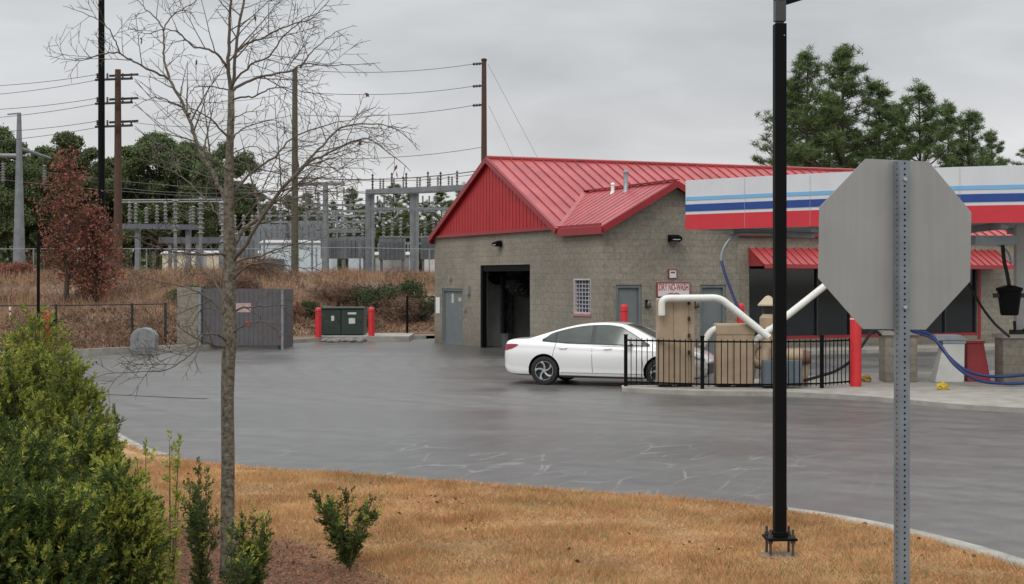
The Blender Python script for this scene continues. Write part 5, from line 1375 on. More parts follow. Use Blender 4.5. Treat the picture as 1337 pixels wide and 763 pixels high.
# rust leaved trees on the slope
def rust(px,base,top,D,halfw,seed,lab,n,first):
    x=at(px,base,D).x; z=hill(x,D); q=at(px,top,D); h=q.z-z; r=halfw*D/F; rr=random.Random(seed)
    o=thing('rust_leaved_tree',(x,D,z-.05),lab,'tree','rust leaved trees on the slope'); b=MB(); cen=[]
    b.tube([(rr.gauss(0,.03)*i,0,h*.95*i/8) for i in range(9)],[.10*h/6*(1-.85*i/8)+.006 for i in range(9)],8)
    zz=h*(.17 if first else .05)
    while zz<h*.97:
        f=zz/h; L=r*(1.12 if f<.45 else 1.12*(1-((f-.45)/.58)**1.5))
        for k in range(3):
            a=rr.uniform(0,6.283); l=L*rr.uniform(.5,1.12)+.1; P=[Vector((math.cos(a)*l*t,math.sin(a)*l*t,zz+l*.45*t)) for t in (0,.35,.7,1)]
            b.tube(P,[.02,.014,.009,.004],4,cap=False)
            for j in range(int(2+l*6)):
                t=rr.uniform(.15,1.05); q=Vector((math.cos(a)*l*t,math.sin(a)*l*t,zz+l*.45*t)); cen.append(tuple(q+Vector((rr.gauss(0,.12),rr.gauss(0,.12),rr.gauss(0,.12)))))
        zz+=rr.uniform(.05,.11)*h/6
    b.build('trunk',M['bark_dark'],o,local=True,smooth=True)
    tuft_object('crown',cen,n,.15,.07,M['rust_leaf'],o,up=-.2,shape='quad',spread=.45)
rust(88,395,192,58,38,5,'tall rust red leaved oak on the brown slope',3,True)
rust(124,397,268,58.5,34,8,'smaller rust leaved tree right of the tall one, leafy down to the ground',3,False)

# shrubs on the slope
def bushy(name,px,D,w,h,m,lab,cat,group,seed,leaf=.12,n=1200,mat2=None,thin=.35,z=None):
    x=at(px,360,D).x; zz=hill(x,D) if z is None else z; o=thing(name,(x,D,zz-.05),lab,cat,group); rr=random.Random(seed); b=MB(); cen=[]
    for k in range(14):
        a=rr.uniform(0,6.283); l=rr.uniform(.5,1.0); P=[Vector((math.cos(a)*w/2*l*t,math.sin(a)*w/2*l*t,h*t*(1.0-.35*l))) for t in (0,.5,1)]; b.tube(P,[.03,.018,.006],4,cap=False)
    b.build('stems',M['bark_dark'],o,local=True)
    for k in range(9):
        a=rr.uniform(0,6.283); q=rr.random()**.6*.62; c=(math.cos(a)*w/2*q,math.sin(a)*w/2*q,h*(.35+.35*rr.random()*(1-q*.5))); s=(w*.22,w*.22,h*.32)
        g=NR.normal(size=(n//9,3)); g/=np.linalg.norm(g,axis=1,keepdims=True); g*=NR.random((len(g),1))**.45; cen.append(g*np.array(s)+np.array(c))
    cc=np.concatenate(cen); cc[:,2]=np.maximum(cc[:,2],.02)
    tuft_object('foliage',cc,4,leaf,leaf*thin,m,o,up=.5,shape='quad' if thin>.2 else 'tri',spread=.4); return o
JL=(('low dark green juniper left of the bare tree trunk on the bank',252,60,2.6,.85,1),('tiny dark green shrub right of the bin enclosure on the bank',402,64,1.3,.7,2),('broad dark evergreen shrub left of the two by the gantry feet',492,67,2.8,1.55,3),('dark evergreen shrub touching the left corner of the building',551,66,1.9,1.35,4),('dark evergreen shrub between its two bigger neighbours near the building',530,69,2.2,1.5,5))
for lab,px,D,w,h,sd in JL: bushy('evergreen_shrub',px,D,w,h,M['juniper'],lab,'shrub','dark evergreen shrubs on the slope',sd,leaf=.15,n=1500)
BT=(('brown leafless thicket right behind the green transformer',440,68,3.2,1.3,21),('brown leafless thicket between the dark evergreens',520,65.5,2.6,1.25,22),('reddish brown scrub above the bin enclosure right side',372,62,2.0,.9,23),('reddish scrub at the far left on the bank',22,66,2.6,.8,24),('brown scrub on the bank behind the tan block wall',300,64,3.0,.9,25),('brown scrub right of the thicket behind the transformer',470,63,2.2,.8,26),('straw brown scrub at the bank top near the cream shed',330,70,3.0,1.0,27))
for lab,px,D,w,h,sd in BT: bushy('leafless_scrub',px,D,w,h,M['brown_twig'] if sd not in (23,24) else M['rust_leaf'],lab,'shrub','brown scrub on the slope',sd,leaf=.42 if sd not in (23,24) else .12,n=700 if sd not in (23,24) else 900,thin=.05 if sd not in (23,24) else .4)
# tall dry grass
def hill_grass():
    B=[];T=[];W=[]; n=0
    while n<90000:
        x=R.uniform(-32,3); s=R.random()**1.1*34; y=yk(x)+.25+s
        if -12<x<-7.2 and s<3 : continue
        if -8<x<-3.2 and s<3.2: continue
        if x>-3.2 and y<60: continue
        g=noise.noise((x*.35,y*.35,7)); 
        if g<-.15 and R.random()<.6: n+=.3; continue
        h=R.uniform(.12,.5)*(1+.9*g)*(0.45 if s<9 else 1.0); z=hill(x,y)
        B.append((x,y,z-.03)); T.append((x+R.gauss(0,.1),y+R.gauss(0,.1),z+max(.06,h))); W.append(R.uniform(.02,.045)); n+=1
    me=leaf_mesh('tall_dry_grass',np.array(B),np.array(T),np.array(W)); o=link('tall_dry_grass',me,M['tall_blade']); tag(o,'rusty tan dead grass covering the slope behind the far kerb','grass',kind='stuff')
    B=[];T=[];W=[]
    while len(B)<22000:
        x=R.uniform(-34,0); s=R.random()*11+.3; y=yk(x)+s
        if -12<x<-3.2 and s<3.3: continue
        if x>-3.2 and y<60: continue
        z=hill(x,y); a=R.uniform(0,6.28); B.append((x,y,z+R.uniform(0,.06))); T.append((x+.12*math.cos(a),y+.12*math.sin(a),z+R.uniform(.02,.16))); W.append(R.uniform(.04,.1))
    me=leaf_mesh('leaf_litter',np.array(B),np.array(T),np.array(W),'quad'); o=link('leaf_litter',me,leafmat('litter_leaf',(.22,.12,.072),(.14,.08,.05),island=.6,trans=0)); tag(o,'brown leaf litter and weeds on the lower slope','leaf litter',kind='stuff')
hill_grass()

# ---------------------------------------------------------------- bare tree in front
def bare_tree():
    D=11.5; k=D/F; base=Vector(((297-CX)*k,D,.13)); o=thing('bare_young_tree',base,'young leafless tree with a lichen grey trunk standing in the mulch','tree')
    def w(px,py,dy=0):
        q=at(px,py,D+dy); return Vector((q.x-base.x,dy,q.z-.13))
    rr=random.Random(42)
    b=MB(); tr=[(297,752,.064),(297,735,.056),(297,690,.053),(297.5,600,.051),(297,520,.05),(298,470,.052),(300,440,.058),(299,405,.056),(300,350,.05),(299,300,.044),(298,250,.037),(300,200,.031),(301,150,.027),(301.5,118,.025)]
    b.tube([w(x+rr.gauss(0,.8),y,rr.gauss(0,.006)) for x,y,r in tr],[r*rr.uniform(.97,1.05) for x,y,r in tr],14)
    b.build('trunk',M['bark'],o,local=True,smooth=True)
    dead=[]
    def grow(b,P,r0,r1,level,sgn=0):
        """P list of Vector; adds tube and side twigs"""
        n=len(P); Q=smooth_poly(P,4) if n>2 else P
        jt=(.0035,.0015,.0008,0)[level]
        Q=[q+Vector((rr.gauss(0,jt),rr.gauss(0,jt*1.5),rr.gauss(0,jt))) if 0<i<len(Q)-1 else q for i,q in enumerate(Q)]
        rad=[r0+(r1-r0)*(i/(len(Q)-1))**.8 for i in range(len(Q))]
        b.tube(Q,rad,7 if level==0 else 4 if level==1 else 3,cap=False)
        L=sum((Q[i+1]-Q[i]).length for i in range(len(Q)-1))
        if level>=3 or L<.12: return
        sp=(.085,.07,.07)[level]; s=L*(.16 if level==0 else .2)+rr.random()*sp; acc=0; side=rr.choice((-1,1)); i=0
        while s<L*.985:
            while i<len(Q)-2 and acc+(Q[i+1]-Q[i]).length<s: acc+=(Q[i+1]-Q[i]).length; i+=1
            d=(Q[i+1]-Q[i]); q=Q[i]+d.normalized()*(s-acc); d.normalize()
            side=-side; ax=Vector((rr.gauss(0,.5),rr.gauss(0,1)+1.2*side,rr.gauss(0,.5))).normalized()
            ang=math.radians(rr.uniform(28,62)); dd=(Matrix.Rotation(ang*side,3,Vector((0,1,0)) if rr.random()<.6 else ax) @ d).normalized()
            f=s/L; l=min(.75,(L*(1-f)*.55+.07)*rr.uniform(.45,1.15)) if level<2 else rr.uniform(.05,.16)
            if l>.03:
                cur=Vector((rr.gauss(0,.06),rr.gauss(0,.08),rr.uniform(-.10,.16)))*l
                pts=[q,q+dd*l*.35+cur*.25,q+dd*l*.7+cur*.7,q+dd*l+cur]
                rn=max(.0026,rad[i]*.55)
                grow(b,pts,rn,.0015,level+1)
                if level==0 and rr.random()<.35 or (level==1 and rr.random()<.03):
                    if rr.random()<.18: dead.append(pts[-1])
            s+=sp*rr.uniform(.6,1.6)*(1 if level else 1.1)
    def br(pts,r0,r1,dz,d0=0.0):
        """pixel polyline; dz total depth change"""
        n=len(pts); P=[]
        for i,(x,y) in enumerate(pts):
            t=i/(n-1); P.append(w(x,y,d0+(dz-d0)*t))
        b=MB(); grow(b,P,r0,r1,0); b.build('branch',M['twig'] if r0<.02 else M['bark'],o,local=True,smooth=True)
    br([(301.5,122),(298,85),(299,55),(300,24),(302,0),(304,-40),(304,-90)],.018,.006,-.15)
    br([(301.5,122),(306,98),(309,51),(317,5),(322,-40),(330,-80)],.017,.006,.2)
    br([(299,262),(312,243),(328,226),(360,204),(381,181),(415,167),(446,159),(485,152)],.015,.002,.5)
    br([(300,330),(318,300),(339,284),(362,255),(394,219),(415,197),(446,167),(485,162),(517,169),(548,197)],.022,.002,.35)
    br([(300,345),(322,318),(350,272),(378,237),(405,212),(434,197),(477,181),(513,204),(536,224)],.019,.002,-.6)
    br([(301,120),(318,109),(336,102),(360,97),(383,92),(399,83),(425,86),(454,85),(497,82)],.014,.0018,.4)
    br([(392,88),(404,72),(415,59),(438,43),(462,33)],.008,.0015,.5,.24)
    br([(301,122),(306,106),(328,85),(352,73),(371,47),(391,29),(412,18),(434,12)],.011,.0018,-.45)
    br([(308,68),(325,57),(344,49),(365,38),(383,31),(407,24),(430,0),(440,-15)],.011,.0018,.4,.07)
    br([(302,130),(320,127),(336,124),(350,117),(367,114),(385,118),(407,122),(446,136)],.009,.0014,-.3)
    br([(300,190),(306,179),(318,168),(336,161),(350,158),(367,159),(385,170)],.008,.0014,.5)
    br([(301,160),(310,152),(328,145),(344,136)],.006,.0014,-.4)
    br([(299,92),(288,76),(273,65),(249,59),(234,43),(214,39),(190,44),(172,38)],.012,.0015,-.35)
    br([(214,40),(204,24),(190,12),(179,0),(170,-15)],.007,.002,.1,-.25)
    br([(297,268),(285,240),(273,218),(257,189),(250,165),(242,145),(230,120),(222,104),(216,85),(214,62),(213,39)],.021,.007,.45)
    br([(213,39),(222,24),(238,12),(257,0),(265,-14)],.007,.002,.6,.45)
    br([(221,104),(205,96),(187,87),(170,78),(159,71),(150,55),(143,39),(130,28),(116,20),(100,14),(82,8)],.010,.0016,-.2,.315)
    br([(156,70),(142,69),(128,73),(112,78),(98,79),(75,76),(58,73)],.007,.0014,.35,.09)
    br([(238,141),(222,132),(202,128),(190,132),(175,138)],.007,.0014,-.2,.23)
    br([(301,118),(280,114),(257,114),(248,122),(242,133)],.007,.0014,.4)
    br([(298,180),(282,162),(265,149),(249,142),(235,143),(215,150)],.009,.0014,-.5)
    br([(299,335),(285,331),(268,333),(243,331),(225,329),(205,323),(180,312),(160,306),(140,290)],.013,.0018,-.7)
    br([(299,400),(290,385),(278,364),(262,350),(250,340),(238,333)],.013,.002,.6)
    br([(299,425),(284,400),(270,388),(250,378),(228,372),(200,366),(165,352),(130,336)],.012,.0018,.35)
    br([(300,455),(285,452),(270,448),(255,442),(235,428),(228,418)],.011,.0018,-.5)
    br([(299,448),(292,443),(280,436),(262,440),(254,458),(240,470),(215,484),(180,486),(140,488),(110,498)],.010,.0016,-.8)
    br([(296,416),(282,405),(266,402),(258,412),(250,424),(232,426)],.008,.0014,.2)
    br([(300,345),(320,338),(340,335),(360,326),(390,318),(415,312),(440,300)],.012,.0016,.7)
    br([(300,368),(318,352),(330,345),(352,344),(380,348),(412,352),(440,362)],.011,.0016,-.6)
    br([(300,410),(318,402),(345,400),(368,398),(395,402),(425,412)],.010,.0015,.3)
    br([(300,440),(312,428),(330,420),(345,420),(360,430),(372,428)],.008,.0015,-.3)
    br([(299,300),(288,285),(270,262),(248,240),(228,226),(200,214),(176,206)],.010,.0015,.8)
    br([(299,275),(312,262),(332,252),(360,250),(395,242),(430,238),(470,236)],.009,.0014,-.8)
    br([(299,225),(285,215),(268,206),(245,204),(222,210)],.007,.0013,-.6)
    br([(299,310),(316,290),(336,262),(352,225),(366,196),(372,170)],.009,.0014,.6)
    br([(299,205),(312,196),(332,192),(352,200),(372,196)],.006,.0013,.5)
    if dead:
        c=np.array([tuple(q) for q in dead[:26]]); b0,t0,w0=tuft_arrays(c,2,.05,.022,-.3,.15); link('dead_leaves',leaf_mesh('dead_leaves',b0,t0,w0,'quad'),M['dry_leaf'],o)
bare_tree()

# ---------------------------------------------------------------- front shrubs
def sprig_arrays(c, a, L, nl, ll):
    """c (N,3) sprig bases, a (N,3) unit axes; leaves spiral round the axis"""
    N=len(c); t=np.tile(np.linspace(.08,1,nl),N)[:,None]; cc=np.repeat(c,nl,0); aa=np.repeat(a,nl,0)
    LL=np.repeat(L,nl)[:,None]
    r=NR.normal(size=cc.shape); r-=aa*np.sum(r*aa,1,keepdims=True); r/=np.linalg.norm(r,axis=1,keepdims=True)
    base=cc+aa*LL*t; d=aa*(.45+.55*t)+r*(1.05-.5*t); d/=np.linalg.norm(d,axis=1,keepdims=True)
    tip=base+d*(ll*(.7+.6*NR.random(len(cc))))[:,None]
    return base,tip
def big_shrub(px,D,top,halfw,seed,lab,ns=900,tipf=.3,lobes=9,z=.13,name='evergreen_hedge_shrub',lm=None,ll=.032,lw=.0105):
    k=D/F; x=(px-CX)*k; h=EYE-(top-HY)*k-z; r=halfw*k; rr=random.Random(seed)
    o=thing(name,(x,D,z-.02),lab,'shrub','big evergreen shrubs at the left'); b=MB(); C=[];A=[];Ls=[];tip=[]
    for q in range(lobes):     # upright leaders make an uneven outline
        a=rr.uniform(0,6.283); rd=r*math.sqrt(rr.random())*.72; hh=h*(1-.30*(rd/r)**2)*rr.uniform(.80,1.0) if q else h; lx,ly=rd*math.cos(a),rd*math.sin(a)
        if q==0: lx=ly=0
        b.tube([(lx*.2,ly*.2,0),(lx*.7,ly*.7,hh*.35),(lx,ly,hh*.7),(lx*1.03,ly*1.03,hh)],[.022,.015,.009,.003],5,cap=False)
        m=int(ns*1.2)//lobes
        for i in range(m):
            f=rr.random()**.75; zz=hh*(.06+.94*f); rl=r*.52*math.sqrt(max(.0,1-max(0,(f-.35)/.67)**2))*rr.random()**.4+.015
            a2=rr.uniform(0,6.283); p=Vector((lx+rl*math.cos(a2),ly+rl*math.sin(a2),zz)); out=Vector((lx*.6+rl*math.cos(a2),ly*.6+rl*math.sin(a2),0)); out=out.normalized() if out.length>1e-4 else Vector((0,0,1))
            ax=(out*rr.uniform(.4,1.0)+Vector((rr.gauss(0,.3),rr.gauss(0,.3),rr.uniform(.5,1.3)))).normalized()
            C.append(tuple(p)); A.append(tuple(ax)); Ls.append(rr.uniform(.07,.16))
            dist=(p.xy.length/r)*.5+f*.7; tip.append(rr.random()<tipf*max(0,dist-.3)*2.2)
    b.build('stems',M['bark_dark'],o,local=True,smooth=True)
    nl=30; base,tp=sprig_arrays(np.array(C),np.array(A),np.array(Ls),nl,ll); wd=np.full(len(base),lw)*(.7+.6*NR.random(len(base)))
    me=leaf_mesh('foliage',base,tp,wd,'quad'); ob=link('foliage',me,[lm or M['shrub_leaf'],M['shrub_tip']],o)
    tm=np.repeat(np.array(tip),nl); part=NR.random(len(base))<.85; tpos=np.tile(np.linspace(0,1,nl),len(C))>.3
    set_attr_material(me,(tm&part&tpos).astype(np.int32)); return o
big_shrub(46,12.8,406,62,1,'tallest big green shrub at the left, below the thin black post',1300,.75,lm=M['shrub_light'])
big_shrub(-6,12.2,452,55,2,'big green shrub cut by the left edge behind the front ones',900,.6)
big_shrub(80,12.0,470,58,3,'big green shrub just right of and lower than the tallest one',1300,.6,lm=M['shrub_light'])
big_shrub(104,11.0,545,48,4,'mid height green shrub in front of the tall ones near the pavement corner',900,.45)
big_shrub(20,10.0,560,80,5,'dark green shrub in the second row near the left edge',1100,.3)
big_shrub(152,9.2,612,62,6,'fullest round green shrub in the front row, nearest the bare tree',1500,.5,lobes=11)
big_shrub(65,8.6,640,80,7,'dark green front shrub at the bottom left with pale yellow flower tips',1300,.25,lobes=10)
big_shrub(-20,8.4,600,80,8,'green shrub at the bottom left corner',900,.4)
def thin_shrub(px,D,top,halfw,nst,seed,lab,tipf,sprm=M['shrub_leaf'],z=.13,ll=.03,dens=1.0,tipm=None,name='small_evergreen_shrub'):
    k=D/F; x=(px-CX)*k; h=EYE-(top-HY)*k-z; r=halfw*k; rr=random.Random(seed); o=thing(name,(x,D,z-.02),lab,'shrub','small sparse shrubs in the mulch'); b=MB(); C=[];A=[];Ls=[];tip=[]
    for q in range(nst):
        a=rr.uniform(0,6.283); l=r*rr.uniform(.4,1.0); hh=h*rr.uniform(.62,1.0) if q else h; l*=(1 if q else .1)
        P=[Vector((0,0,0)),Vector((math.cos(a)*l*.25,math.sin(a)*l*.25,hh*.35)),Vector((math.cos(a)*l*.7,math.sin(a)*l*.7,hh*.7)),Vector((math.cos(a)*l,math.sin(a)*l,hh))]
        Q=smooth_poly(P,5); b.tube(Q,[.010*(1-.8*i/(len(Q)-1)) for i in range(len(Q))],5,cap=False)
        m=int(16*dens*hh/.6)+2
        for i in range(m):
            t=rr.uniform(.12,1.0); j=min(len(Q)-2,int(t*(len(Q)-1))); p=Q[j]+(Q[j+1]-Q[j])*(t*(len(Q)-1)-j); d=(Q[j+1]-Q[j]).normalized(); s=Vector((rr.gauss(0,1),rr.gauss(0,1),rr.gauss(0,.5))).normalized()
            ax=(d*1.0+s*.9).normalized() if t<.97 else d; C.append(tuple(p)); A.append(tuple(ax)); Ls.append(rr.uniform(.05,.11)); tip.append(rr.random()<tipf*(t**2))
    b.build('stems',M['bark_dark'],o,local=True,smooth=True); nl=20
    base,tp=sprig_arrays(np.array(C),np.array(A),np.array(Ls),nl,ll); wd=np.full(len(base),.011)*(.7+.6*NR.random(len(base)))
    me=leaf_mesh('foliage',base,tp,wd,'quad'); link('foliage',me,[sprm,tipm or M['shrub_tip']],o); set_attr_material(me,np.repeat(np.array(tip),nl).astype(np.int32)&(np.tile(np.linspace(0,1,nl),len(C))>.35).astype(np.int32))
thin_shrub(456,11.75,640,46,15,11,'compact vase shaped little shrub alone at the grass edge',.5,dens=1.7)
thin_shrub(262,10.6,612,36,9,12,'open branching shrub with separate leafy shoots left of the tree trunk',.1,dens=1.3)
thin_shrub(330,10.2,668,30,9,13,'narrow shrub with yellow green top right of the tree trunk',.8,dens=1.6)
thin_shrub(300,9.6,690,30,7,14,'low shrub right in front of the tree foot',.3,dens=1.3)
thin_shrub(148,13.5,540,16,4,15,'thin olive brown shoot near the pavement corner',.2,sprm=M['wood_leaf2'],dens=1.0)
thin_shrub(222,10.0,575,14,3,16,'tall pale yellow green sprig beside the round front shrub',1.6,sprm=M['shrub_tip'],dens=.7)
thin_shrub(192,10.5,588,20,3,17,'low arching pale green sprig above the round front shrub',1.6,sprm=M['shrub_tip'],dens=.7)

def far_wood():
    xs=NR.uniform(-90,30,5200); ys=NR.uniform(205,222,5200); hs=np.array([3.2+2.2*noise.noise((x*.12,1,1))+1.0*noise.noise((x*.5,4,1)) for x in xs]); zs=hs*NR.random(5200)**.8
    cen=np.stack([xs,ys,zs+np.array([hill(x,210) for x in xs])],1)
    b0,t0,w0=tuft_arrays(cen,7,.9,.5,.2,.5); o=link('far_wood',leaf_mesh('far_wood',b0,t0,w0,'quad'),M['wood_leaf']); tag(o,'dark low far-off wood closing the view under the trees','wood',kind='stuff')
far_wood()

def dead_brush():
    cen=[]
    while len(cen)<5200:
        x=R.uniform(-33,-1); s=R.random()**1.3*24+.6; y=yk(x)+s
        if -12<x<-7 and s<4: continue
        if -8<x<-3 and s<4.5: continue
        g=noise.noise((x*.6,y*.6,31))
        if g<.02: continue
        cen.append((x,y,hill(x,y)+R.random()*.5*(g+.4)))
    b0,t0,w0=tuft_arrays(np.array(cen),9,.34,.022,.6,.35); o=link('dead_brush',leaf_mesh('dead_brush',b0,t0,w0),M['brown_twig']); tag(o,'tangled brown dead brush and bramble on the slope','brush',kind='stuff')
dead_brush()
# ================================================================ SUBSTATION AND POWER LINES
GS=mat('substation_steel',(.22,.235,.25),rough=.55,metal=.2,var=.3,scale=2)
def gz(x,y): return hill(x,y)-.1
def insul(b,p,h,r=.12,n=5,mi=0):
    prof=[(r*.4,0)]
    for i in range(n):
        z=h*(i+.3)/n; prof += [(r*.45,z),(r,z+h*.3/n),(r*.45,z+h*.45/n)]
    prof.append((r*.35,h)); b.lathe(p,prof,8,mi)
def gantry():
    D=118; o=None; xs=[at(px,300,D).x for px in (483,541,604)]; base=(xs[0],D,gz(xs[0],D))
    o=thing('substation_gantry',base,'tall grey steel gantry with insulators along its top beam left of the building','gantry')
    zt=[at(px,py,D).z for px,py in ((483,253),(541,250),(604,247))]
    for x,z in zip(xs,zt):
        b=MB(); g=gz(x,D); 
        b.beam((x-.16,D,g),(x-.16,D,z),.09,.42); b.beam((x+.16,D,g),(x+.16,D,z),.09,.42); b.beam((x,D,g),(x,D,z),.24,.08)
        b.build('column',GS,o)
    for dy in (-.4,.4):
        b=MB()
        b.beam((xs[0]-.3,D+dy,zt[0]+.1),(xs[2]+5,D+dy,zt[2]+.35),.16,.42); b.build('beam',GS,o)
    b=MB(); n=24
    for i in range(n):
        x=xs[0]+(xs[2]+5-xs[0])*i/n; b.beam((x,D-.4,zt[0]+.1+.5*i/n),(x+.4,D+.4,zt[0]+.1+.5*i/n),.07,.07)
    b.build('lattice',GS,o)
    for i,px in enumerate((486,497,500,512,514,527,530,545,548,559,561,572,575,586,590,597)):
        x=at(px,240,D).x; z=zt[0]+.33+(x-xs[0])*.03; b=MB(); insul(b,(x,D+(-.3 if i%2 else .3),z),.9+.4*(i%3==0),.13); b.build('insulator',M['porcelain'] if i%3 else mat('brown_porcelain',(.10,.055,.04),rough=.4),o)
    for px0 in (493,552):
        b=MB(); x0=at(px0,300,D).x; x1=at(px0+17,300,D).x; z1=at(px0,256,D).z; z0=at(px0,276,D).z
        for x in (x0,(x0+x1)/2,x1): b.beam((x,D,z0),(x,D,z1),.12,.12)
        for z in (z0,(z0+z1)/2): b.beam((x0-.6,D,z),(x1+.1,D,z),.12,.14)
        b.build('switch_frame',GS,o)
    b=MB(); z=at(600,273,D).z; b.beam((xs[0],D,z),(xs[2]+3,D,z),.14,.22); b.build('lower_beam',GS,o)
    b=MB(); z=at(600,300,D).z
    for k in range(6): b.tube([(xs[0]+1+k*1.4,D,z-.1*(k%2)),(xs[0]+2.2+k*1.4,D,z+.5),(xs[0]+2.4+k*1.4,D,z+1.9)],.04,4)
    b.build('jumper_bars',M['wire'],o)
gantry()
def bus_structure():
    D=112; xs=[at(px,300,D).x for px in (180,246)]; o=thing('bus_support',(xs[0],D,gz(xs[0],D)),'grey bus support structure carrying white insulators left of the bare tree','bus support')
    z=at(200,296,D).z
    for x in xs:
        b=MB(); b.beam((x,D,gz(x,D)),(x,D,z-.2),.5,.35); b.beam((x-.4,D,gz(x,D)),(x,D,gz(x,D)+2),.08,.08); b.beam((x+.4,D,gz(x,D)),(x,D,gz(x,D)+2),.08,.08); b.build('column',GS,o)
    b=MB(); b.beam((at(158,296,D).x,D-.5,z),(at(262,296,D).x,D-.5,z-.1),.25,.35); b.beam((at(158,296,D).x,D+.5,z+.1),(at(262,296,D).x,D+.5,z),.25,.3); 
    for i in range(8):
        x=at(160+i*14,0,D).x; b.beam((x,D-.5,z),(x,D+.5,z+.05),.1,.1)
    b.build('beam',mat('bus_beam',(.14,.15,.18),rough=.5,metal=.2),o)
    for px,top in ((150,266),(167,262),(175,264),(189,270),(207,268),(214,263),(247,269),(254,269),(286,262)):
        x=at(px,280,D).x; h=at(px,top,D).z-(z+.2); b=MB(); insul(b,(x,D+R.choice((-.5,.5)),z+.18),h,.21,6); b.build('insulator',M['porcelain'],o)
    b=MB(); 
    for y_,py in ((-.5,262),(.5,264)): b.tube([(at(150,0,D).x,D+y_,at(0,py,D).z),(at(292,0,D).x,D+y_,at(0,py-1,D).z)],.05,6)
    b.build('bus_tube',M['porcelain'],o)
    for i,(px,t,bt) in enumerate(((229,260,305),(262,258,308),(291,262,320))):
        q=at(px,0,D-3); x=q.x; zt=at(px,t,D-3).z; zb=gz(x,D-3); p=thing('insulator_post',(x,D-3,zb),('left','middle','right')[i]+' of three tall pale insulator posts in front of the bus beam','insulator','tall insulator posts')
        b=MB(); b.beam((x,D-3,zb),(x,D-3,at(px,bt,D-3).z),.22,.22); b.cbox((x,D-3,zb),(.6,.6,.15)); b.build('pedestal',GS,p); b=MB(); insul(b,(x,D-3,at(px,bt,D-3).z),zt-at(px,bt,D-3).z,.3,8); b.build('insulator',M['porcelain'],p)
    D2=116; z=at(250,314,D2).z; x0,x1=at(208,0,D2).x,at(292,0,D2).x; o=thing('low_bus_rack',(x0,D2,gz(x0,D2)),'low dark steel rack behind the cream shed roof','steel rack')
    b=MB(); b.beam((x0,D2,z),(x1,D2,z),.4,.5); b.build('beam',mat('bus_beam',(.14,.15,.18)),o)
    for px in (222,258,288):
        x=at(px,0,D2).x; b=MB(); b.beam((x,D2,gz(x,D2)),(x,D2,z-.25),.25,.25); b.build('leg',GS,o)
bus_structure()
def shed(px0,px1,pt,pb,D,wallc,lab,name='control_shed',dep=4,doorpx=None,ac=False,group=None):
    x0,x1=at(px0,0,D).x,at(px1,0,D).x; zb=gz((x0+x1)/2,D); zt=at(0,pt,D).z; o=thing(name,((x0+x1)/2,D,zb),lab,'shed',group)
    b=MB(); b.box((x0,D,zb),(x1,D+dep,zt)); n=int((x1-x0)/.6)
    for i in range(n+1): b.box((x0+(x1-x0-.04)*i/n,D-.03,zb+.1),(x0+(x1-x0-.04)*i/n+.04,D-.002,zt-.02))
    b.build('wall',wallc,o)
    b=MB(); b.prism([(x0-.15,D-.15,zt+.001),(x0-.15,D+dep+.15,zt+.001),(x0-.15,D+dep+.15,zt+.08),(x0-.15,D+dep/2,zt+.35),(x0-.15,D-.15,zt+.08)],(x1-x0+.3,0,0)); b.build('roof',mat('shed_roof',(.45,.46,.46),rough=.5,var=.15),o)
    if doorpx:
        xd=at(doorpx,0,D).x; b=MB(); b.box((xd-.5,D-.05,zb+.1),(xd+.5,D-.033,zb+2.1)); b.build('door',mat('shed_door',(.35,.35,.36),rough=.5),o)
    if ac:
        for k,px in enumerate((345,352,360,368)):
            xd=at(px,0,D).x; b=MB(); b.box((xd-.22,D-.4,zb+.6),(xd+.22,D-.033,zb+1.5)); b.build('wall_unit',mat('unit_grey',(.12,.13,.14),rough=.5),o)
    return o
shed(212,345,332,362,130,mat('cream_wall',(.60,.54,.40),rough=.6,var=.1),'long low cream shed behind the bare tree trunk',doorpx=262)
shed(341,433,318,361,126,mat('pale_blue_wall',(.58,.66,.70),rough=.6,var=.1),'pale blue white shed with dark wall units right of the cream shed',ac=True)
shed(490,534,334,352,124,mat('white_wall',(.62,.62,.60),rough=.6,var=.1),'small white shed seen between the two gantry columns',dep=3)
shed(552,576,330,356,128,mat('white_wall',(.62,.62,.60)),'small white shed directly left of the building corner',dep=3)
shed(455,478,330,346,135,mat('pale_blue_wall',(.5,.57,.6)),'tiny pale shed left of the left gantry column',dep=3)
# breakers and transformers
def breaker(px,D,lab,k=1.0):
    x=at(px,0,D).x; zb=gz(x,D); o=thing('circuit_breaker',(x,D,zb),lab,'circuit breaker','grey circuit breakers in the substation')
    b=MB(); b.box((x-.9*k,D-.6,zb+1.3*k),(x+.9*k,D+.6,zb+2.8*k)); 
    for i in range(6): b.box((x-.8*k+i*.3*k,D-.75,zb+1.4*k),(x-.75*k+i*.3*k,D-.601,zb+2.6*k))
    b.build('tank',mat('breaker_grey',(.20,.22,.23),rough=.5,var=.25),o)
    for s in (-1,1):
        b=MB(); b.box((x+s*.75*k-.07,D-.5,zb),(x+s*.75*k+.07,D+.5,zb+1.3*k)); b.build('leg',GS,o)
    for i in range(3):
        b=MB(); insul(b,(x+(i-1)*.6*k,D,zb+2.8*k),1.5*k,.15*k,6); b.build('bushing',M['porcelain'],o)
for i,(px,D,k,l) in enumerate(((352,138,1.75,'grey breaker with three bushings above the pale blue shed'),(400,140,1.9,'largest grey breaker right of the wooden pole'),(436,116,1.1,'grey breaker under the steel T pole'),(462,121,1.2,'grey breaker left of the gantry'),(512,122,1.2,'grey breaker between the gantry columns'),(566,121,1.15,'grey breaker right of the right gantry column'),(318,121,1.2,'grey breaker just right of the bare tree trunk'))): breaker(px,D,l,k)
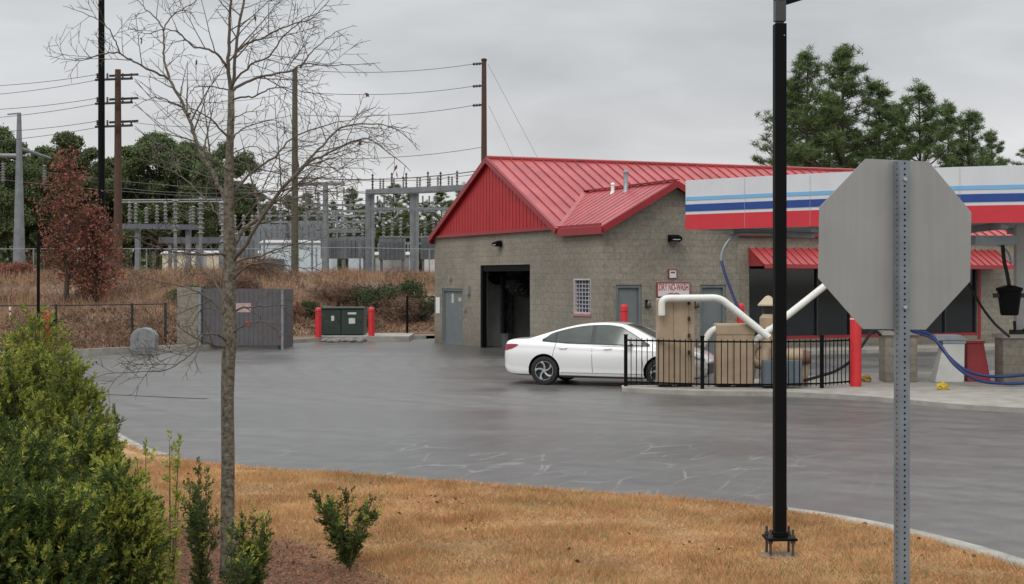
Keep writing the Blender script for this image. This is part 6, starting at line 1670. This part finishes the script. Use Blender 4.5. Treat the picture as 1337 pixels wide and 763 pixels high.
def tpole():
    D=114; x=at(425,0,D).x; zb=gz(x,D); zt=at(0,241,D).z; o=thing('steel_t_pole',(x,D,zb),'grey steel T shaped pole right of the wooden pole','pole')
    b=MB(); b.tube([(x,D,zb),(x,D,zt)],[.3,.2],10); b.build('shaft',GS,o,smooth=True,angle=40)
    b=MB(); b.beam((at(386,0,D).x,D,zt),(at(450,0,D).x,D,zt+.05),.2,.25); b.build('crossarm',GS,o)
    for py in (268,300):
        b=MB(); z=at(0,py,D).z; b.beam((at(398,0,D).x,D,z),(at(470,0,D).x,D,z),.12,.15); b.build('lower_arm',GS,o)
    for px in (388,399,412,440,449):
        b=MB(); xx=at(px,0,D).x; insul(b,(xx,D,zt-1.2),1.0,.10,5); b.build('insulator',M['porcelain'],o)
tpole()
for i,(px0,px1,pt,D) in enumerate(((330,478,290,128),(345,470,312,118),(400,480,276,130),(494,610,318,129))):
    x0,x1=at(px0,0,D).x,at(px1,0,D).x; z=at(0,pt,D).z; o=thing('switch_rack',((x0+x1)/2,D,gz(x0,D)),('highest wide','lower wide','short','right hand')[i]+' steel switch rack among the breakers','steel rack','steel switch racks')
    b=MB(); b.beam((x0,D,z),(x1,D,z),.16,.2); b.beam((x0,D+1,z+.6),(x1,D+1,z+.6),.12,.16); b.build('beam',GS,o)
    n=max(2,int((x1-x0)/2.6))
    for k in range(n+1):
        x=x0+(x1-x0)*k/n; b=MB(); b.beam((x,D,gz(x,D)),(x,D,z),.14,.14); b.build('leg',GS,o)
        for j in range(2):
            b=MB(); insul(b,(x+.5+j*.7,D,z+.1),.8,.11,5); b.build('insulator',M['porcelain'],o)
def equip_fence():
    D=100; pts=[]
    for px in (-30,150,300,450,600): q=at(px,360,D); pts.append((q.x,D,gz(q.x,D)+.1))
    fence(pts,1.9,'long wire fence round the substation yard on the plateau',[i*3.9 for i in range(9)],M['grey_steel'],mesh=.9,r=.008,rail=.025)
equip_fence()
# ---------------- poles
def wood_pole(px,top,D,r,m,lab,base=None):
    x=at(px,0,D).x; zb=gz(x,D); zt=at(0,top,D).z; o=thing('utility_pole',(x,D,zb),lab,'utility pole','utility poles')
    b=MB(); b.tube([(x,D,zb+ (zt-zb)*i/6) for i in range(7)],[r*(1.25-.45*i/6) for i in range(7)],10); b.build('shaft',m,o,smooth=True,angle=40); return o,x,zt
DA,DB,DC=100,92,96
oA,xA,zA_=wood_pole(632,80,DA,.21,M['wood_pole'],'brown wooden pole rising behind the red gable')
b=MB(); b.lathe((xA,DA,zA_),[(.2,0),(.2,.15),(.05,.2)],8); b.build('cap',M['dark_iron'],oA)
oB,xB,zB_=wood_pole(385,90,DB,.20,M['grey_wood'],'greenish grey wooden pole between the bare tree and the building')
oC,xC,zC_=wood_pole(154,91,DC,.24,M['wood_pole'],'brown wooden pole with stacked crossarms at the left')
for lv,py in enumerate((106,137,167)):
    for dy,a,c,off in ((-.5,127,176,0),(.5,140,178,-8)):
        z=at(0,py+off,DC).z; b=MB(); x0,x1=at(a,0,DC).x,at(c,0,DC).x; b.beam((x0,DC+dy,z),(x1,DC+dy,z+.1),.12,.14); b.build('crossarm',M['dark_iron'],oC)
    for px in (130,143,163,174):
        b=MB(); insul(b,(at(px,0,DC).x,DC-.5,at(0,py,DC).z+.1),.35,.11,3); b.build('insulator',mat('brown_porcelain',(.10,.055,.04)),oC)
for py in (83,112,137):
    b=MB(); x=at(617,0,DA).x; z=at(0,py+1,DA).z; P=[(x+(xA-x)*k/8,DA,z+.06*k/8) for k in range(9)]; b.tube(P,[.05,.12,.05,.12,.05,.12,.05,.12,.03],6); b.build('insulator_string',mat('brown_porcelain',(.10,.055,.04)),oA)
x=at(132.5,0,88).x; o=thing('tall_black_mast',(x,88,gz(x,88)),'tall black mast running out of the top of the photo behind the rust leaved tree','mast')
b=MB(); b.tube([(x,88,gz(x,88)+4*i) for i in range(7)],[.23-.012*i for i in range(7)],10); b.build('shaft',M['black'],o,smooth=True,angle=40)
b=MB(); b.lathe((x,88,gz(x,88)),[(.4,0),(.4,.1),(.25,.12)],10); b.build('base',M['concrete'],o)
def monopole():
    D=112; x=at(25,0,D).x; zb=gz(x,D); zt=at(0,148,D).z; o=thing('steel_transmission_mast',(x,D,zb),'tapered pale grey steel mast with hanging insulators at the far left','mast')
    b=MB(); b.tube([(x,D,zb),(x,D,zb+(zt-zb)*.5),(x,D,zt)],[.5,.32,.16],12); b.build('shaft',GS,o,smooth=True,angle=40)
    z=at(0,204,D).z; b=MB(); b.tube([(x,D,z),(at(-40,0,D).x,D,z+.1)],[.2,.12],8); b.tube([(x,D,z+.6),(at(55,0,D).x,D+2,z)],[.18,.1],8); b.build('arm',GS,o,smooth=True,angle=40)
    for px in (4,48):
        b=MB(); insul(b,(at(px,0,D).x,D+(1.8 if px>20 else 0),at(0,238,D).z),at(0,213,D).z-at(0,238,D).z,.22,7); b.build('insulator',M['porcelain'],o)
    b=MB(); b.beam((x-.9,D,zt-.1),(x+.1,D,zt),.1,.1); b.build('top_bracket',GS,o)
monopole()
def wire(p,q,sag,lab,r=.018,n=14,group='overhead power lines'):
    p,q=Vector(p),Vector(q); P=[p+(q-p)*(i/n)-Vector((0,0,sag*4*(i/n)*(1-i/n))) for i in range(n+1)]; b=MB(); b.tube(P,r,5); return tag(b.build('power_line',M['wire'],origin=p),lab,'power line',group)
ordn=('topmost','second','third','fourth','fifth','sixth')
for i,(pa,pb) in enumerate(((84,91),(113,120),(138,150),(192,206),(222,232),(246,246))):
    wire(at(617 if i<3 else 632,pa,DA),at(386,pb,DB),.35,ordn[i]+' wire from the top between the two right wooden poles',r=.02 if i<4 else .035)
for i,(pa,pb) in enumerate(((91,98),(120,128),(150,160))):
    wire(at(384,pa,DB),at(174,pb,DC),.5,ordn[i]+' wire from the top between the greenish pole and the crossarm pole',r=.018)
for i,(pa,pb) in enumerate(((97,108),(104,121),(128,139),(135,151),(158,168),(166,181))):
    wire(at(130,pa,DC),at(-60,pb+6,DC+6),.2,ordn[i]+' wire from the top leaving the crossarm pole to the left edge',r=.02)
for i,(px,py,qx,qy) in enumerate(((176,103,300,205),(176,106,345,222),(176,134,330,236),(176,137,390,248),(176,165,350,258),(176,168,420,268))):
    wire(at(px,py,DC),at(qx,qy,116),.9,ordn[i]+' wire sloping from the crossarm pole down to the substation',r=.02)
for i,(x0,y0,x1,y1,D) in enumerate(((60,225,483,250,116),(-20,232,483,262,117),(160,246,425,243,115),(386,228,632,226,98),(200,205,420,262,117))):
    wire(at(x0,y0,D),at(x1,y1,D),.5,ordn[i]+' slack wire crossing low in front of the wood',r=.022,group='low wires across the substation')
wire(at(637,84,DA),at(790,372,DA-6),0,'upper thin guy wire right of the brown pole above the roof',r=.012,group='guy wires')
wire(at(638,138,DA),at(750,372,DA-6),0,'lower thin guy wire right of the brown pole above the roof',r=.012,group='guy wires')
print('objects', len(bpy.data.objects))
